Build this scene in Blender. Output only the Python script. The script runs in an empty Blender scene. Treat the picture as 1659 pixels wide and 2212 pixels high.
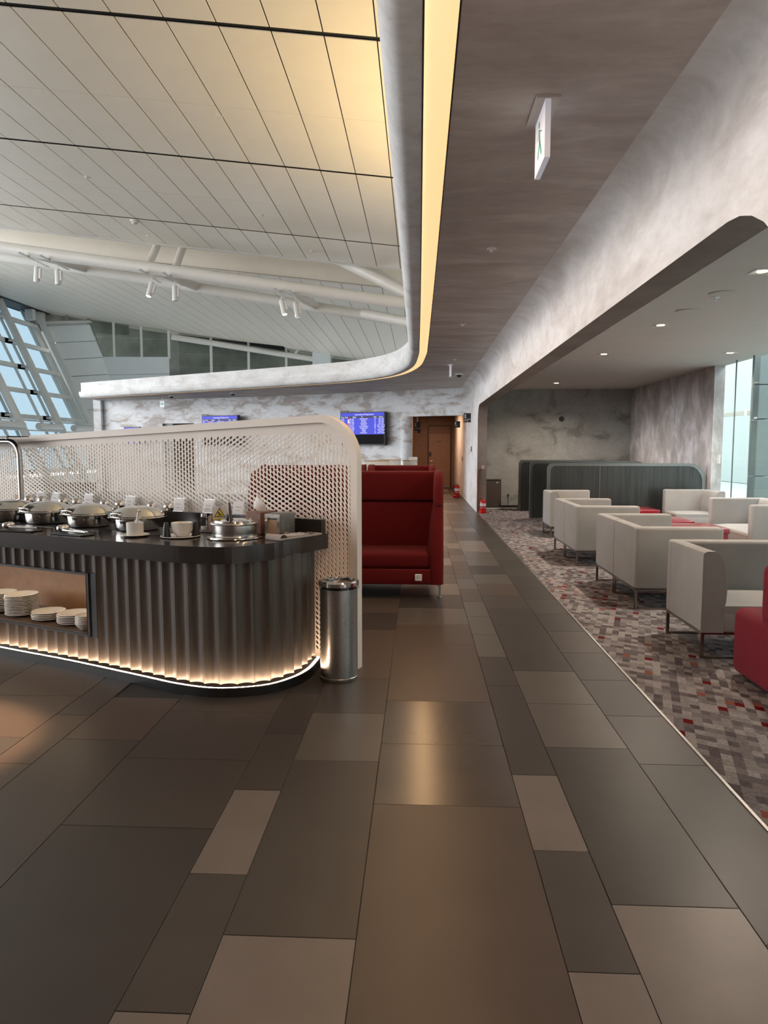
import bpy, bmesh, math, random
from mathutils import Vector, Matrix
random.seed(7)
PI = math.pi
scene = bpy.context.scene
COL = scene.collection

# ------------------------------------------------------------------ camera
cam_d = bpy.data.cameras.new('camera')
cam_d.sensor_fit = 'HORIZONTAL'; cam_d.sensor_width = 36.0
cam_d.lens = 36.0 * 1534.0 / 1659.0
cam_d.clip_start = 0.05; cam_d.clip_end = 400
cam = bpy.data.objects.new('camera', cam_d); COL.objects.link(cam)
cam.location = (0, 0, 1.45)
cam.rotation_euler = (math.radians(90 - 5.104), 0, math.radians(2.807))
scene.camera = cam

# ------------------------------------------------------------------ world and exposure
w = bpy.data.worlds.new('sky'); scene.world = w; w.use_nodes = True
wn = w.node_tree.nodes; wl = w.node_tree.links
bg = wn['Background']
tc = wn.new('ShaderNodeTexCoord'); sep = wn.new('ShaderNodeSeparateXYZ')
rampw = wn.new('ShaderNodeValToRGB')
wl.new(tc.outputs['Generated'], sep.inputs[0]); wl.new(sep.outputs['Z'], rampw.inputs['Fac'])
rampw.color_ramp.elements[0].position = 0.0; rampw.color_ramp.elements[0].color = (1.0, 0.985, 0.975, 1)
rampw.color_ramp.elements[1].position = 0.6; rampw.color_ramp.elements[1].color = (0.94, 0.97, 1.0, 1)
wl.new(rampw.outputs[0], bg.inputs['Color'])
bg.inputs['Strength'].default_value = 6.0
vs = scene.view_settings
vs.view_transform = 'Standard'; vs.look = 'None'; vs.gamma = 1.0; vs.use_curve_mapping = False
vs.exposure = 0.25
scene.cycles.sample_clamp_indirect = 6.0
scene.cycles.max_bounces = 8; scene.cycles.diffuse_bounces = 5; scene.cycles.glossy_bounces = 4
scene.cycles.transparent_max_bounces = 12
scene.cycles.caustics_reflective = False; scene.cycles.caustics_refractive = False

def light(name, kind, loc, rot, power, color, size=None, size_y=None, spot=None, blend=0.4, parent=None):
    d = bpy.data.lights.new(name, kind); d.energy = power; d.color = color
    if kind == 'AREA':
        d.shape = 'RECTANGLE'; d.size = size; d.size_y = size_y or size
    else:
        d.shadow_soft_size = size or 0.05
    if kind == 'SPOT':
        d.spot_size = spot; d.spot_blend = blend
    o = bpy.data.objects.new(name, d); COL.objects.link(o)
    o.location = loc; o.rotation_euler = rot
    if parent: o.parent = parent
    return o

# ------------------------------------------------------------------ materials
MATS = {}
def base(name):
    m = bpy.data.materials.new(name); m.use_nodes = True
    nt = m.node_tree; b = nt.nodes['Principled BSDF']
    MATS[name] = m
    return m, nt, b
def coords(nt, scale=(1, 1, 1), rotz=0.0):
    g = nt.nodes.new('ShaderNodeTexCoord'); mp = nt.nodes.new('ShaderNodeMapping')
    mp.inputs['Scale'].default_value = scale; mp.inputs['Rotation'].default_value = (0, 0, rotz)
    nt.links.new(g.outputs['Object'], mp.inputs['Vector'])
    return mp.outputs['Vector']
def noise(nt, vec, scale, detail=4, rough=0.55, dist=0.0):
    n = nt.nodes.new('ShaderNodeTexNoise'); n.inputs['Scale'].default_value = scale
    n.inputs['Detail'].default_value = detail; n.inputs['Roughness'].default_value = rough
    n.inputs['Distortion'].default_value = dist
    nt.links.new(vec, n.inputs['Vector']); return n.outputs['Fac']
def ramp(nt, fac, stops):
    r = nt.nodes.new('ShaderNodeValToRGB')
    while len(r.color_ramp.elements) < len(stops): r.color_ramp.elements.new(0.5)
    for e, (p, c) in zip(r.color_ramp.elements, stops):
        e.position = p; e.color = (*c, 1) if len(c) == 3 else c
    nt.links.new(fac, r.inputs['Fac']); return r.outputs['Color']
def bump(nt, b, fac, strength=0.2, dist=0.01):
    n = nt.nodes.new('ShaderNodeBump'); n.inputs['Strength'].default_value = strength
    n.inputs['Distance'].default_value = dist
    nt.links.new(fac, n.inputs['Height']); nt.links.new(n.outputs['Normal'], b.inputs['Normal'])
def simple(name, col, rough=0.5, metal=0.0, grain=0.06, gscale=30.0, bmp=0.0, spec=0.5, coat=0.0):
    m, nt, b = base(name)
    b.inputs['Roughness'].default_value = rough; b.inputs['Metallic'].default_value = metal
    b.inputs['Specular IOR Level'].default_value = spec
    b.inputs['Coat Weight'].default_value = coat
    v = coords(nt)
    f = noise(nt, v, gscale, 3)
    lo = tuple(max(0, c * (1 - grain)) for c in col); hi = tuple(min(1, c * (1 + grain)) for c in col)
    nt.links.new(ramp(nt, f, [(0.3, lo), (0.7, hi)]), b.inputs['Base Color'])
    if bmp: bump(nt, b, f, bmp, 0.004)
    return m
def emit(name, col, strength, base_col=(0.8, 0.8, 0.8)):
    m, nt, b = base(name)
    b.inputs['Base Color'].default_value = (*base_col, 1)
    b.inputs['Emission Color'].default_value = (*col, 1); b.inputs['Emission Strength'].default_value = strength
    return m
def fabric(name, col, scale=260.0, amt=0.10, rough=0.9, bmp=0.35, sheen=0.12):
    m, nt, b = base(name)
    b.inputs['Roughness'].default_value = rough; b.inputs['Specular IOR Level'].default_value = 0.25
    b.inputs['Sheen Weight'].default_value = sheen
    v = coords(nt, (1, 1, 2.2)); f = noise(nt, v, scale, 2, 0.6)
    f2 = noise(nt, coords(nt), 5.0, 3)
    c1 = ramp(nt, f, [(0.3, tuple(c * (1 - amt) for c in col)), (0.7, tuple(min(1, c * (1 + amt)) for c in col))])
    c2 = ramp(nt, f2, [(0.3, (0.93,) * 3), (0.7, (1.04,) * 3)])
    mx = nt.nodes.new('ShaderNodeMix'); mx.data_type = 'RGBA'; mx.blend_type = 'MULTIPLY'
    mx.inputs['Factor'].default_value = 1.0
    nt.links.new(c1, mx.inputs['A']); nt.links.new(c2, mx.inputs['B'])
    nt.links.new(mx.outputs['Result'], b.inputs['Base Color'])
    bump(nt, b, f, bmp, 0.002)
    return m
def plaster(name, dark, mid, light_, scale=1.0, stretch=(1, 1, 1), bmp=0.25, rough=0.75, p=(0.36, 0.5, 0.6), dist=0.8):
    m, nt, b = base(name)
    b.inputs['Roughness'].default_value = rough; b.inputs['Specular IOR Level'].default_value = 0.3
    v = coords(nt, tuple(s * scale for s in stretch))
    f = noise(nt, v, 1.6, 7, 0.62, dist)
    f2 = noise(nt, v, 11.0, 5, 0.7, 0.6)
    c1 = ramp(nt, f, [(p[0], dark), (p[1], mid), (p[2], light_)])
    c2 = ramp(nt, f2, [(0.3, (0.9,) * 3), (0.65, (1.05,) * 3)])
    mx = nt.nodes.new('ShaderNodeMix'); mx.data_type = 'RGBA'; mx.blend_type = 'MULTIPLY'
    mx.inputs['Factor'].default_value = 1.0
    nt.links.new(c1, mx.inputs['A']); nt.links.new(c2, mx.inputs['B'])
    nt.links.new(mx.outputs['Result'], b.inputs['Base Color'])
    bump(nt, b, f2, bmp, 0.012)
    return m
def glass(name, tint, gloss=0.10, rough=0.02, fac=None):
    m, nt, b = base(name)
    nt.nodes.remove(b)
    out = nt.nodes['Material Output']
    t = nt.nodes.new('ShaderNodeBsdfTransparent'); t.inputs['Color'].default_value = (*tint, 1)
    g = nt.nodes.new('ShaderNodeBsdfGlossy'); g.inputs['Roughness'].default_value = rough
    fr = nt.nodes.new('ShaderNodeLayerWeight'); fr.inputs['Blend'].default_value = 0.5
    pw = nt.nodes.new('ShaderNodeMath'); pw.operation = 'POWER'; pw.inputs[1].default_value = 4.0
    mxs = nt.nodes.new('ShaderNodeMixShader')
    ml = nt.nodes.new('ShaderNodeMath'); ml.operation = 'MULTIPLY_ADD'; ml.inputs[1].default_value = gloss * 5; ml.inputs[2].default_value = gloss * 0.35
    ml.use_clamp = True
    nt.links.new(fr.outputs['Facing'], pw.inputs[0]); nt.links.new(pw.outputs[0], ml.inputs[0]); nt.links.new(ml.outputs[0], mxs.inputs['Fac'])
    nt.links.new(t.outputs[0], mxs.inputs[1]); nt.links.new(g.outputs[0], mxs.inputs[2])
    nt.links.new(mxs.outputs[0], out.inputs['Surface'])
    return m

def tile_mat(name, col, rough):
    m, nt, b = base(name)
    v = coords(nt)
    f = noise(nt, v, 4.0, 4, 0.5)
    nt.links.new(ramp(nt, f, [(0.25, tuple(c * 0.9 for c in col)), (0.75, tuple(c * 1.1 for c in col))]), b.inputs['Base Color'])
    b.inputs['Roughness'].default_value = rough; b.inputs['Specular IOR Level'].default_value = 0.36 if rough > 0.345 else 0.5
    return m
TILE = {
    'd': tile_mat('tile_dark', (0.037, 0.031, 0.028), 0.36),
    'g': tile_mat('tile_charcoal', (0.049, 0.041, 0.0365), 0.35),
    'b': tile_mat('tile_brown', (0.066, 0.048, 0.039), 0.36),
    'm': tile_mat('tile_mid', (0.078, 0.066, 0.057), 0.32),
    'l': tile_mat('tile_light', (0.142, 0.119, 0.104), 0.35),
    's': tile_mat('tile_satin', (0.066, 0.053, 0.043), 0.21),
}
simple('grout', (0.03, 0.027, 0.025), 0.8)
plaster('plaster_beam', (0.60, 0.575, 0.565), (0.71, 0.70, 0.70), (0.77, 0.77, 0.78), 0.9, (0.6, 0.6, 1.3), 0.35)
plaster('plaster_shaded', (0.45, 0.40, 0.375), (0.54, 0.49, 0.465), (0.63, 0.59, 0.565), 0.8, (0.8, 2.0, 1), 0.15, p=(0.34, 0.5, 0.66))  # darker, browner version of the beam plaster; the soffit's shade is in its colour
plaster('plaster_back', (0.48, 0.45, 0.44), (0.64, 0.64, 0.65), (0.76, 0.80, 0.84), 1.3, (0.8, 0.8, 1.9), 0.3, p=(0.40, 0.46, 0.53), dist=0.5)
plaster('plaster_fascia', (0.60, 0.60, 0.60), (0.68, 0.69, 0.70), (0.74, 0.76, 0.78), 1.2, (1, 1, 2.0), 0.15, p=(0.36, 0.45, 0.6), dist=0.3)
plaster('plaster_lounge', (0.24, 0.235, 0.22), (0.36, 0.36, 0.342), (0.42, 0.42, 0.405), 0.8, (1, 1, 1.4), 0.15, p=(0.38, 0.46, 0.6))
plaster('plaster_side', (0.34, 0.31, 0.30), (0.46, 0.43, 0.42), (0.62, 0.60, 0.62), 1.2, (1.2, 1.2, 0.75), 0.2, dist=0.4)
simple('paint_ceiling', (0.57, 0.515, 0.475), 0.8, grain=0.02, gscale=3)
simple('roof_panel', (0.87, 0.815, 0.725), 0.42, grain=0.02, gscale=2.0)
simple('roof_dark', (0.008, 0.008, 0.008), 0.9)
simple('steel_white', (0.76, 0.75, 0.72), 0.4, grain=0.02, gscale=4)
simple('clad_white', (0.86, 0.91, 0.92), 0.45, grain=0.02, gscale=2)
simple('clad_grey', (0.70, 0.76, 0.79), 0.45, grain=0.03, gscale=2)
simple('frame_grey', (0.70, 0.73, 0.72), 0.45, grain=0.03)
simple('dark_void', (0.36, 0.37, 0.35), 0.85, grain=0.45, gscale=0.8)
glass('pane_sky_tint', (0.28, 0.335, 0.365), 0.05)  # dark tint dims the over-bright sky and puts its blue into the glass
glass('pane_teal', (0.955, 0.99, 0.985), 0.05)
glass('pane_grey', (0.80, 0.83, 0.81), 0.14)
glass('acrylic', (0.93, 0.95, 0.96), 0.14, 0.05)
simple('perforated_cream', (0.80, 0.74, 0.68), 0.5, grain=0.02, gscale=6)
simple('counter_top', (0.035, 0.030, 0.028), 0.16, grain=0.1, gscale=60)
m, nt, b = base('bronze_flute')
b.inputs['Metallic'].default_value = 0.45; b.inputs['Roughness'].default_value = 0.40
f = noise(nt, coords(nt, (1, 1, 0.06)), 90.0, 3)
nt.links.new(ramp(nt, f, [(0.3, (0.095, 0.083, 0.076)), (0.7, (0.125, 0.112, 0.103))]), b.inputs['Base Color'])
simple('black_plinth', (0.012, 0.012, 0.013), 0.35)
emit('led_white', (1.0, 0.68, 0.44), 50.0)
emit('led_amber', (1.0, 0.62, 0.27), 0.86)
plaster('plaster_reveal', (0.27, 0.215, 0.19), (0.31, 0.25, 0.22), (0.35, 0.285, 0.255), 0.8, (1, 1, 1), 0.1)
emit('led_cove', (1.0, 0.70, 0.27), 50.0)
emit('lamp_warm', (1.0, 0.78, 0.5), 12.0)
simple('wood_niche', (0.28, 0.145, 0.065), 0.45, grain=0.15, gscale=12)
simple('wood_shelf', (0.09, 0.055, 0.04), 0.3, grain=0.25, gscale=20)
simple('porcelain', (0.78, 0.76, 0.73), 0.2, grain=0.01)
simple('chrome', (0.72, 0.71, 0.69), 0.10, 1.0, grain=0.03)
simple('brushed_steel', (0.50, 0.49, 0.48), 0.28, 1.0, grain=0.12, gscale=60)
simple('black_plastic', (0.02, 0.02, 0.022), 0.4)
simple('paper_white', (0.82, 0.80, 0.80), 0.7, grain=0.02)
simple('print_dark', (0.08, 0.07, 0.09), 0.7)
simple('print_yellow', (0.85, 0.70, 0.05), 0.6)
simple('print_white', (0.85, 0.85, 0.85), 0.6)
simple('print_green', (0.02, 0.36, 0.20), 0.6)
simple('wood_box', (0.22, 0.11, 0.07), 0.5, grain=0.2, gscale=25)
simple('napkin_tan', (0.62, 0.45, 0.30), 0.8, bmp=0.2, gscale=40)
simple('dispenser_grey', (0.14, 0.14, 0.13), 0.35, grain=0.08)
fabric('cloth_grey', (0.42, 0.38, 0.37), 180)
fabric('sofa_red', (0.115, 0.0035, 0.0045), 300, 0.18, sheen=0.02)
fabric('chair_crimson', (0.145, 0.006, 0.015), 300, 0.16, sheen=0.03)
fabric('chair_oatmeal', (0.285, 0.272, 0.262), 300, 0.08)
fabric('chair_piping', (0.32, 0.295, 0.275), 300, 0.05)
simple('table_red', (0.26, 0.012, 0.022), 0.16, grain=0.03, coat=0.3)
simple('leg_bronze', (0.30, 0.26, 0.23), 0.25, 1.0)
m, nt, b = base('screen_metal')
b.inputs['Metallic'].default_value = 0.75; b.inputs['Roughness'].default_value = 0.35
f = noise(nt, coords(nt, (1, 1, 0.05)), 24.0, 4)
nt.links.new(ramp(nt, f, [(0.3, (0.050, 0.054, 0.053)), (0.7, (0.080, 0.084, 0.081))]), b.inputs['Base Color'])
simple('screen_frame', (0.20, 0.205, 0.20), 0.28, 0.9, grain=0.06)
simple('extinguisher_red', (0.55, 0.015, 0.012), 0.25, grain=0.03)
simple('purifier_brown', (0.085, 0.065, 0.055), 0.5, grain=0.08)
simple('corridor_wood', (0.22, 0.125, 0.085), 0.5, grain=0.1, gscale=8)
simple('door_wood', (0.29, 0.175, 0.125), 0.45, grain=0.06, gscale=10)
simple('door_frame', (0.055, 0.02, 0.015), 0.5)
simple('sign_black', (0.012, 0.013, 0.015), 0.4)
emit('screen_blue', (0.03, 0.045, 0.75), 0.75, (0.0, 0.0, 0.02))
emit('screen_band', (0.02, 0.03, 0.09), 0.4, (0.0, 0.0, 0.02))
emit('screen_text', (0.85, 0.88, 1.0), 0.9, (0.3, 0.3, 0.3))
emit('screen_flag', (0.9, 0.12, 0.18), 0.6, (0.3, 0.1, 0.1))
simple('screen_dark', (0.006, 0.006, 0.009), 0.3, spec=0.03)
emit('sign_lit', (0.82, 0.86, 1.0), 0.18, (0.8, 0.8, 0.85))
simple('ground', (0.34, 0.35, 0.35), 0.9)
simple('outer_wall', (0.25, 0.305, 0.295), 0.6, grain=0.03, gscale=1)
simple('outer_grey', (0.13, 0.165, 0.165), 0.6, grain=0.05, gscale=2)
simple('outer_cream', (0.36, 0.35, 0.29), 0.6)
simple('plastic_white', (0.78, 0.78, 0.77), 0.4, grain=0.02)
simple('brass', (0.65, 0.42, 0.22), 0.25, 1.0)

# carpet: woven print of small skewed squares, flat print in the material
m, nt, b = base('carpet_print')
b.inputs['Roughness'].default_value = 1.0; b.inputs['Specular IOR Level'].default_value = 0.05
v = coords(nt, (1 / 0.046, 1 / 0.066, 1), math.radians(24))
nz = nt.nodes.new('ShaderNodeVectorMath'); nz.operation = 'FLOOR'
nt.links.new(v, nz.inputs[0])
wnode = nt.nodes.new('ShaderNodeTexWhiteNoise'); wnode.noise_dimensions = '2D'
nt.links.new(nz.outputs[0], wnode.inputs['Vector'])
cr = ramp(nt, wnode.outputs['Value'], [(0.0, (0.100, 0.086, 0.093)), (0.14, (0.132, 0.116, 0.122)), (0.30, (0.178, 0.160, 0.164)),
     (0.5, (0.232, 0.213, 0.214)), (0.70, (0.285, 0.264, 0.262)), (0.965, (0.24, 0.085, 0.065)), (0.979, (0.13, 0.010, 0.011))])
cr.node.color_ramp.interpolation = 'CONSTANT'
nf = noise(nt, coords(nt), 420, 2); nf2 = noise(nt, coords(nt), 60, 3)
mx = nt.nodes.new('ShaderNodeMix'); mx.data_type = 'RGBA'; mx.blend_type = 'MULTIPLY'; mx.inputs['Factor'].default_value = 1.0
nt.links.new(cr, mx.inputs['A']); nt.links.new(ramp(nt, nf2, [(0.3, (0.75,) * 3), (0.7, (1.15,) * 3)]), mx.inputs['B'])
nt.links.new(mx.outputs['Result'], b.inputs['Base Color'])
bump(nt, b, nf, 0.6, 0.004)

# ------------------------------------------------------------------ mesh helpers
class MB:
    def __init__(self): self.v = []; self.f = []
    def add(self, vs, fs):
        o = len(self.v); self.v += [tuple(p) for p in vs]; self.f += [tuple(i + o for i in q) for q in fs]; return self
    def box(self, x0, x1, y0, y1, z0, z1):
        return self.add([(x0, y0, z0), (x1, y0, z0), (x1, y1, z0), (x0, y1, z0), (x0, y0, z1), (x1, y0, z1), (x1, y1, z1), (x0, y1, z1)],
                 [(3, 2, 1, 0), (4, 5, 6, 7), (0, 1, 5, 4), (1, 2, 6, 5), (2, 3, 7, 6), (3, 0, 4, 7)])
    def prism(self, poly, z0, z1):
        n = len(poly)
        vs = [(x, y, z0) for x, y in poly] + [(x, y, z1) for x, y in poly]
        fs = [tuple(range(n - 1, -1, -1)), tuple(range(n, 2 * n))] + [(i, (i + 1) % n, n + (i + 1) % n, n + i) for i in range(n)]
        return self.add(vs, fs)
    def lathe(self, prof, n=24, c=(0, 0, 0), cap=True):
        vs = []; fs = []
        for (r, z) in prof:
            for i in range(n):
                a = 2 * PI * i / n; vs.append((c[0] + r * math.cos(a), c[1] + r * math.sin(a), c[2] + z))
        for j in range(len(prof) - 1):
            for i in range(n):
                fs.append((j * n + i, j * n + (i + 1) % n, (j + 1) * n + (i + 1) % n, (j + 1) * n + i))
        if cap:
            fs.append(tuple(range(n - 1, -1, -1))); k = (len(prof) - 1) * n; fs.append(tuple(range(k, k + n)))
        return self.add(vs, fs)
    def tube(self, pts, r, n=8, cap=True):
        pts = [Vector(p) for p in pts]; vs = []; fs = []; up = None
        for k, p in enumerate(pts):
            t = (pts[min(k + 1, len(pts) - 1)] - pts[max(k - 1, 0)]).normalized()
            if up is None:
                up = Vector((0, 0, 1)) if abs(t.z) < 0.9 else Vector((1, 0, 0))
            a = t.cross(up)
            if a.length < 1e-5: a = t.orthogonal()
            a.normalize(); bb = a.cross(t).normalized(); up = bb
            rr = r[k] if isinstance(r, (list, tuple)) else r
            for i in range(n):
                an = 2 * PI * i / n; vs.append(p + a * (rr * math.cos(an)) + bb * (rr * math.sin(an)))
        for k in range(len(pts) - 1):
            for i in range(n):
                fs.append((k * n + i, (k + 1) * n + i, (k + 1) * n + (i + 1) % n, k * n + (i + 1) % n))
        if cap:
            fs.append(tuple(range(n))); k = (len(pts) - 1) * n; fs.append(tuple(range(k + n - 1, k - 1, -1)))
        return self.add(vs, fs)
    def rbox(self, x0, x1, y0, y1, z0, z1, r=0.02, seg=3):
        bm = bmesh.new(); bmesh.ops.create_cube(bm, size=1)
        for q in bm.verts:
            q.co = ((x0 + x1) / 2 + q.co.x * (x1 - x0), (y0 + y1) / 2 + q.co.y * (y1 - y0), (z0 + z1) / 2 + q.co.z * (z1 - z0))
        bmesh.ops.bevel(bm, geom=bm.edges[:], offset=r, segments=seg, profile=0.5, affect='EDGES')
        bm.verts.index_update()
        self.add([q.co[:] for q in bm.verts], [tuple(q.index for q in fc.verts) for fc in bm.faces]); bm.free(); return self
    def loft(self, rows, closed=False):
        n = len(rows[0]); vs = [p for r in rows for p in r]; fs = []
        for j in range(len(rows) - 1):
            for i in range(n if closed else n - 1):
                fs.append((j * n + i, j * n + (i + 1) % n, (j + 1) * n + (i + 1) % n, (j + 1) * n + i))
        return self.add(vs, fs)
    def mesh(self, name, mat, smooth=None):
        me = bpy.data.meshes.new(name); me.from_pydata(self.v, [], self.f)
        bm = bmesh.new(); bm.from_mesh(me); bmesh.ops.recalc_face_normals(bm, faces=bm.faces); bm.to_mesh(me); bm.free()
        if smooth is not None:
            me.polygons.foreach_set('use_smooth', [True] * len(me.polygons))
            me.set_sharp_from_angle(angle=math.radians(smooth))
        me.materials.append(MATS[mat]); me.update()
        return me
    def build(self, name, mat, parent=None, loc=(0, 0, 0), rz=0.0, smooth=None):
        o = bpy.data.objects.new(name, self.mesh(name, mat, smooth)); COL.objects.link(o)
        o.location = loc; o.rotation_euler = (0, 0, rz)
        if parent: o.parent = parent
        return o

def put(name, me, parent=None, loc=(0, 0, 0), rot=(0, 0, 0)):
    o = bpy.data.objects.new(name, me); COL.objects.link(o); o.location = loc; o.rotation_euler = rot
    if parent: o.parent = parent
    return o
def tag(o, label, cat, group=None, kind=None):
    o['label'] = label; o['category'] = cat
    if group: o['group'] = group
    if kind: o['kind'] = kind
    return o
def thing(name, label, cat, loc=(0, 0, 0), rz=0.0, group=None, kind=None):
    o = bpy.data.objects.new(name, None); COL.objects.link(o); o.location = loc; o.rotation_euler = (0, 0, rz)
    o.empty_display_size = 0.1
    return tag(o, label, cat, group, kind)
def dup(o, parent=None):
    c = o.copy(); COL.objects.link(c); c.parent = parent
    for ch in [q for q in o.children]: dup(ch, c)
    return c
TEXTS = []
def text(name, body, size, mat, parent, loc, rot=(PI / 2, 0, 0), align='CENTER', spacing=1.0, line=1.0):
    cu = bpy.data.curves.new(name, 'FONT'); cu.body = body; cu.size = size
    cu.align_x = align; cu.align_y = 'CENTER'; cu.space_line = line; cu.space_character = spacing
    cu.resolution_u = 2
    tmp = bpy.data.objects.new('glyphs', cu); COL.objects.link(tmp)
    TEXTS.append((tmp, cu, name, mat, parent, loc, rot))
def bake_text():
    dg = bpy.context.evaluated_depsgraph_get()
    done = [(bpy.data.meshes.new_from_object(a[0].evaluated_get(dg)), a) for a in TEXTS]
    for me, (tmp, cu, name, mat, parent, loc, rot) in done:
        bpy.data.objects.remove(tmp); bpy.data.curves.remove(cu)
        me.name = name; me.materials.clear(); me.materials.append(MATS[mat])
        o = bpy.data.objects.new(name, me); COL.objects.link(o); o.location = loc; o.rotation_euler = rot; o.parent = parent
def catmull(pts, step=0.1):
    P = [Vector(p) for p in pts]; out = []
    for i in range(len(P) - 1):
        p0 = P[max(i - 1, 0)]; p1 = P[i]; p2 = P[i + 1]; p3 = P[min(i + 2, len(P) - 1)]
        n = max(1, int((p2 - p1).length / step))
        for k in range(n):
            t = k / n
            out.append(0.5 * ((2 * p1) + (p2 - p0) * t + (2 * p0 - 5 * p1 + 4 * p2 - p3) * t * t + (3 * p1 - p0 - 3 * p2 + p3) * t ** 3))
    out.append(P[-1]); return out
def resample(pts, d):
    L = [0.0]
    for a, b_ in zip(pts, pts[1:]): L.append(L[-1] + (b_ - a).length)
    n = max(1, round(L[-1] / d)); out = []; j = 0
    for k in range(n + 1):
        s = L[-1] * k / n
        while j < len(L) - 2 and L[j + 1] < s: j += 1
        u = 0 if L[j + 1] == L[j] else (s - L[j]) / (L[j + 1] - L[j])
        out.append(pts[j].lerp(pts[j + 1], max(0, min(1, u))))
    return out
def normals2(pts, side=1):
    out = []
    for k in range(len(pts)):
        t = pts[min(k + 1, len(pts) - 1)] - pts[max(k - 1, 0)]
        t = Vector((t.x, t.y)).normalized(); out.append(Vector((-t.y, t.x)) * side)
    return out

# ================================================================== STRUCTURE
# ---- ground outside and floor slab
tag(MB().box(-120, 140, -60, 160, -4.2, -4.0).build('ground', 'ground'), 'pale concrete apron outside the windows', 'ground', kind='structure')
floor = tag(MB().box(-15.4, 1.335, -7, 30, -0.20, -0.004).build('floor', 'grout'), 'dark stone tile floor of the walkway', 'floor', kind='structure')

RIGHTCOLS = [(-0.58, -0.18, 0.18), (-0.18, 0.42, 0.387), (0.42, 0.62, 0.078), (0.62, 1.02, 0.38), (1.02, 1.335, 0.213)]
LEFTCOLS = [(-0.78, -0.58, 0.48), (-1.38, -0.78, 0.165), (-1.78, -1.38, 0.362), (-1.98, -1.78, 0.08), (-2.58, -1.98, 0.37),
            (-2.98, -2.58, 0.15), (-3.18, -2.98, 0.02), (-3.78, -3.18, 0.31)]
MERGE = {(-0.18, 2.187), (-0.18, 4.587), (0.62, 2.78), (-0.58, 2.58), (0.42, 3.678), (-1.38, 1.965), (-1.78, 2.762), (0.62, 5.18), (1.02, 2.613)}
TONE = [(-0.18, 3.6, 's'), (-0.18, 3.0, 's'), (-0.18, 2.2, 'b'), (-0.18, 1.2, 'b'), (-0.18, 4.5, 'b'), (-0.18, 5.4, 'b'), (-0.18, 6.1, 'm'), (-0.18, 6.7, 'd'),
    (0.42, 2.7, 'l'), (0.42, 2.2, 'g'), (0.42, 1.6, 'l'), (0.42, 1.0, 'm'), (0.42, 3.6, 'd'), (0.42, 4.6, 'd'), (0.42, 5.2, 'm'), (0.42, 5.7, 'm'), (0.42, 6.4, 'm'),
    (0.62, 1.9, 'l'), (0.62, 1.3, 'l'), (0.62, 2.7, 'd'), (0.62, 3.6, 'm'), (0.62, 4.2, 'm'), (0.62, 5.0, 'd'), (0.62, 6.0, 'd'), (0.62, 6.6, 'g'),
    (1.02, 3.5, 'g'), (1.02, 2.9, 'd'), (1.02, 4.1, 'd'), (1.02, 4.7, 'd'), (1.02, 2.0, 'd'), (1.02, 1.4, 'd'),
    (-0.58, 1.7, 'l'), (-0.58, 2.6, 'g'), (-0.58, 3.4, 'm'), (-0.58, 4.0, 'g'), (-0.58, 4.6, 'b'), (-0.58, 5.4, 'b'), (-0.58, 5.9, 'd'), (-0.58, 6.3, 'b'),
    (-0.78, 2.6, 'l'), (-0.78, 2.0, 'g'), (-0.78, 1.4, 'l'), (-0.78, 3.2, 'g'), (-0.78, 3.8, 'd'),
    (-1.38, 2.9, 'g'), (-1.38, 2.0, 'd'), (-1.38, 3.4, 'g'), (-1.38, 4.0, 'g'),
    (-1.78, 3.6, 'b'), (-1.78, 3.0, 'g'), (-1.78, 4.2, 'g'), (-1.98, 3.3, 'b'), (-1.98, 2.8, 'b'), (-1.98, 3.9, 'g'), (-2.58, 3.6, 'b'), (-2.58, 3.2, 'g'), (-2.58, 4.2, 'b')]
tile_mesh = {}
def tile(x0, x1, y0, y1, t):
    k = (round(x1 - x0, 3), round(y1 - y0, 3), t)
    if k not in tile_mesh:
        hx, hy = (x1 - x0) / 2 - 0.0013, (y1 - y0) / 2 - 0.0013; e = 0.0012
        mb = MB().add([(-hx, -hy, -0.012), (hx, -hy, -0.012), (hx, hy, -0.012), (-hx, hy, -0.012), (-hx, -hy, -e), (hx, -hy, -e), (hx, hy, -e), (-hx, hy, -e),
                       (-hx + e, -hy + e, 0), (hx - e, -hy + e, 0), (hx - e, hy - e, 0), (-hx + e, hy - e, 0)],
                      [(0, 1, 5, 4), (1, 2, 6, 5), (2, 3, 7, 6), (3, 0, 4, 7), (4, 5, 9, 8), (5, 6, 10, 9), (6, 7, 11, 10), (7, 4, 8, 11), (8, 9, 10, 11)])
        tile_mesh[k] = mb.mesh('floor_tile', TILE[t].name)
    put('floor_tile', tile_mesh[k], floor, ((x0 + x1) / 2, (y0 + y1) / 2, 0))
def lay(cols, ymin, ymax):
    for (x0, x1, ph) in cols:
        ys = []; k = 0
        while ph + 0.6 * k < ymax:
            y = ph + 0.6 * k; k += 1
            if y < ymin: continue
            if any(abs(mx_ - x0) < 0.01 and abs(my - y) < 0.05 for mx_, my in MERGE): continue
            ys.append(y)
        for a, b_ in zip(ys, ys[1:]):
            t = None
            for (cx_, cy_, tt) in TONE:
                if abs(cx_ - x0) < 0.01 and a < cy_ < b_: t = tt
            if t is None:
                t = random.choices('dgbml', (3, 4, 3, 3.5, 3))[0] if a > 6 else random.choice('dgg')
                if x0 > 1: t = random.choice('ddg')
            tile(x0, x1, a, b_, t)
lay(RIGHTCOLS[1:], 0.3, 27.2)
lay(RIGHTCOLS[:1], 0.3, 7.2)
lay(LEFTCOLS[:3], 0.3, 4.4)
lay(LEFTCOLS[3:], 1.4, 5.2)
rest = MB()
x = -0.58
wid = [0.2, 0.6, 0.4]; k = 0
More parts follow.
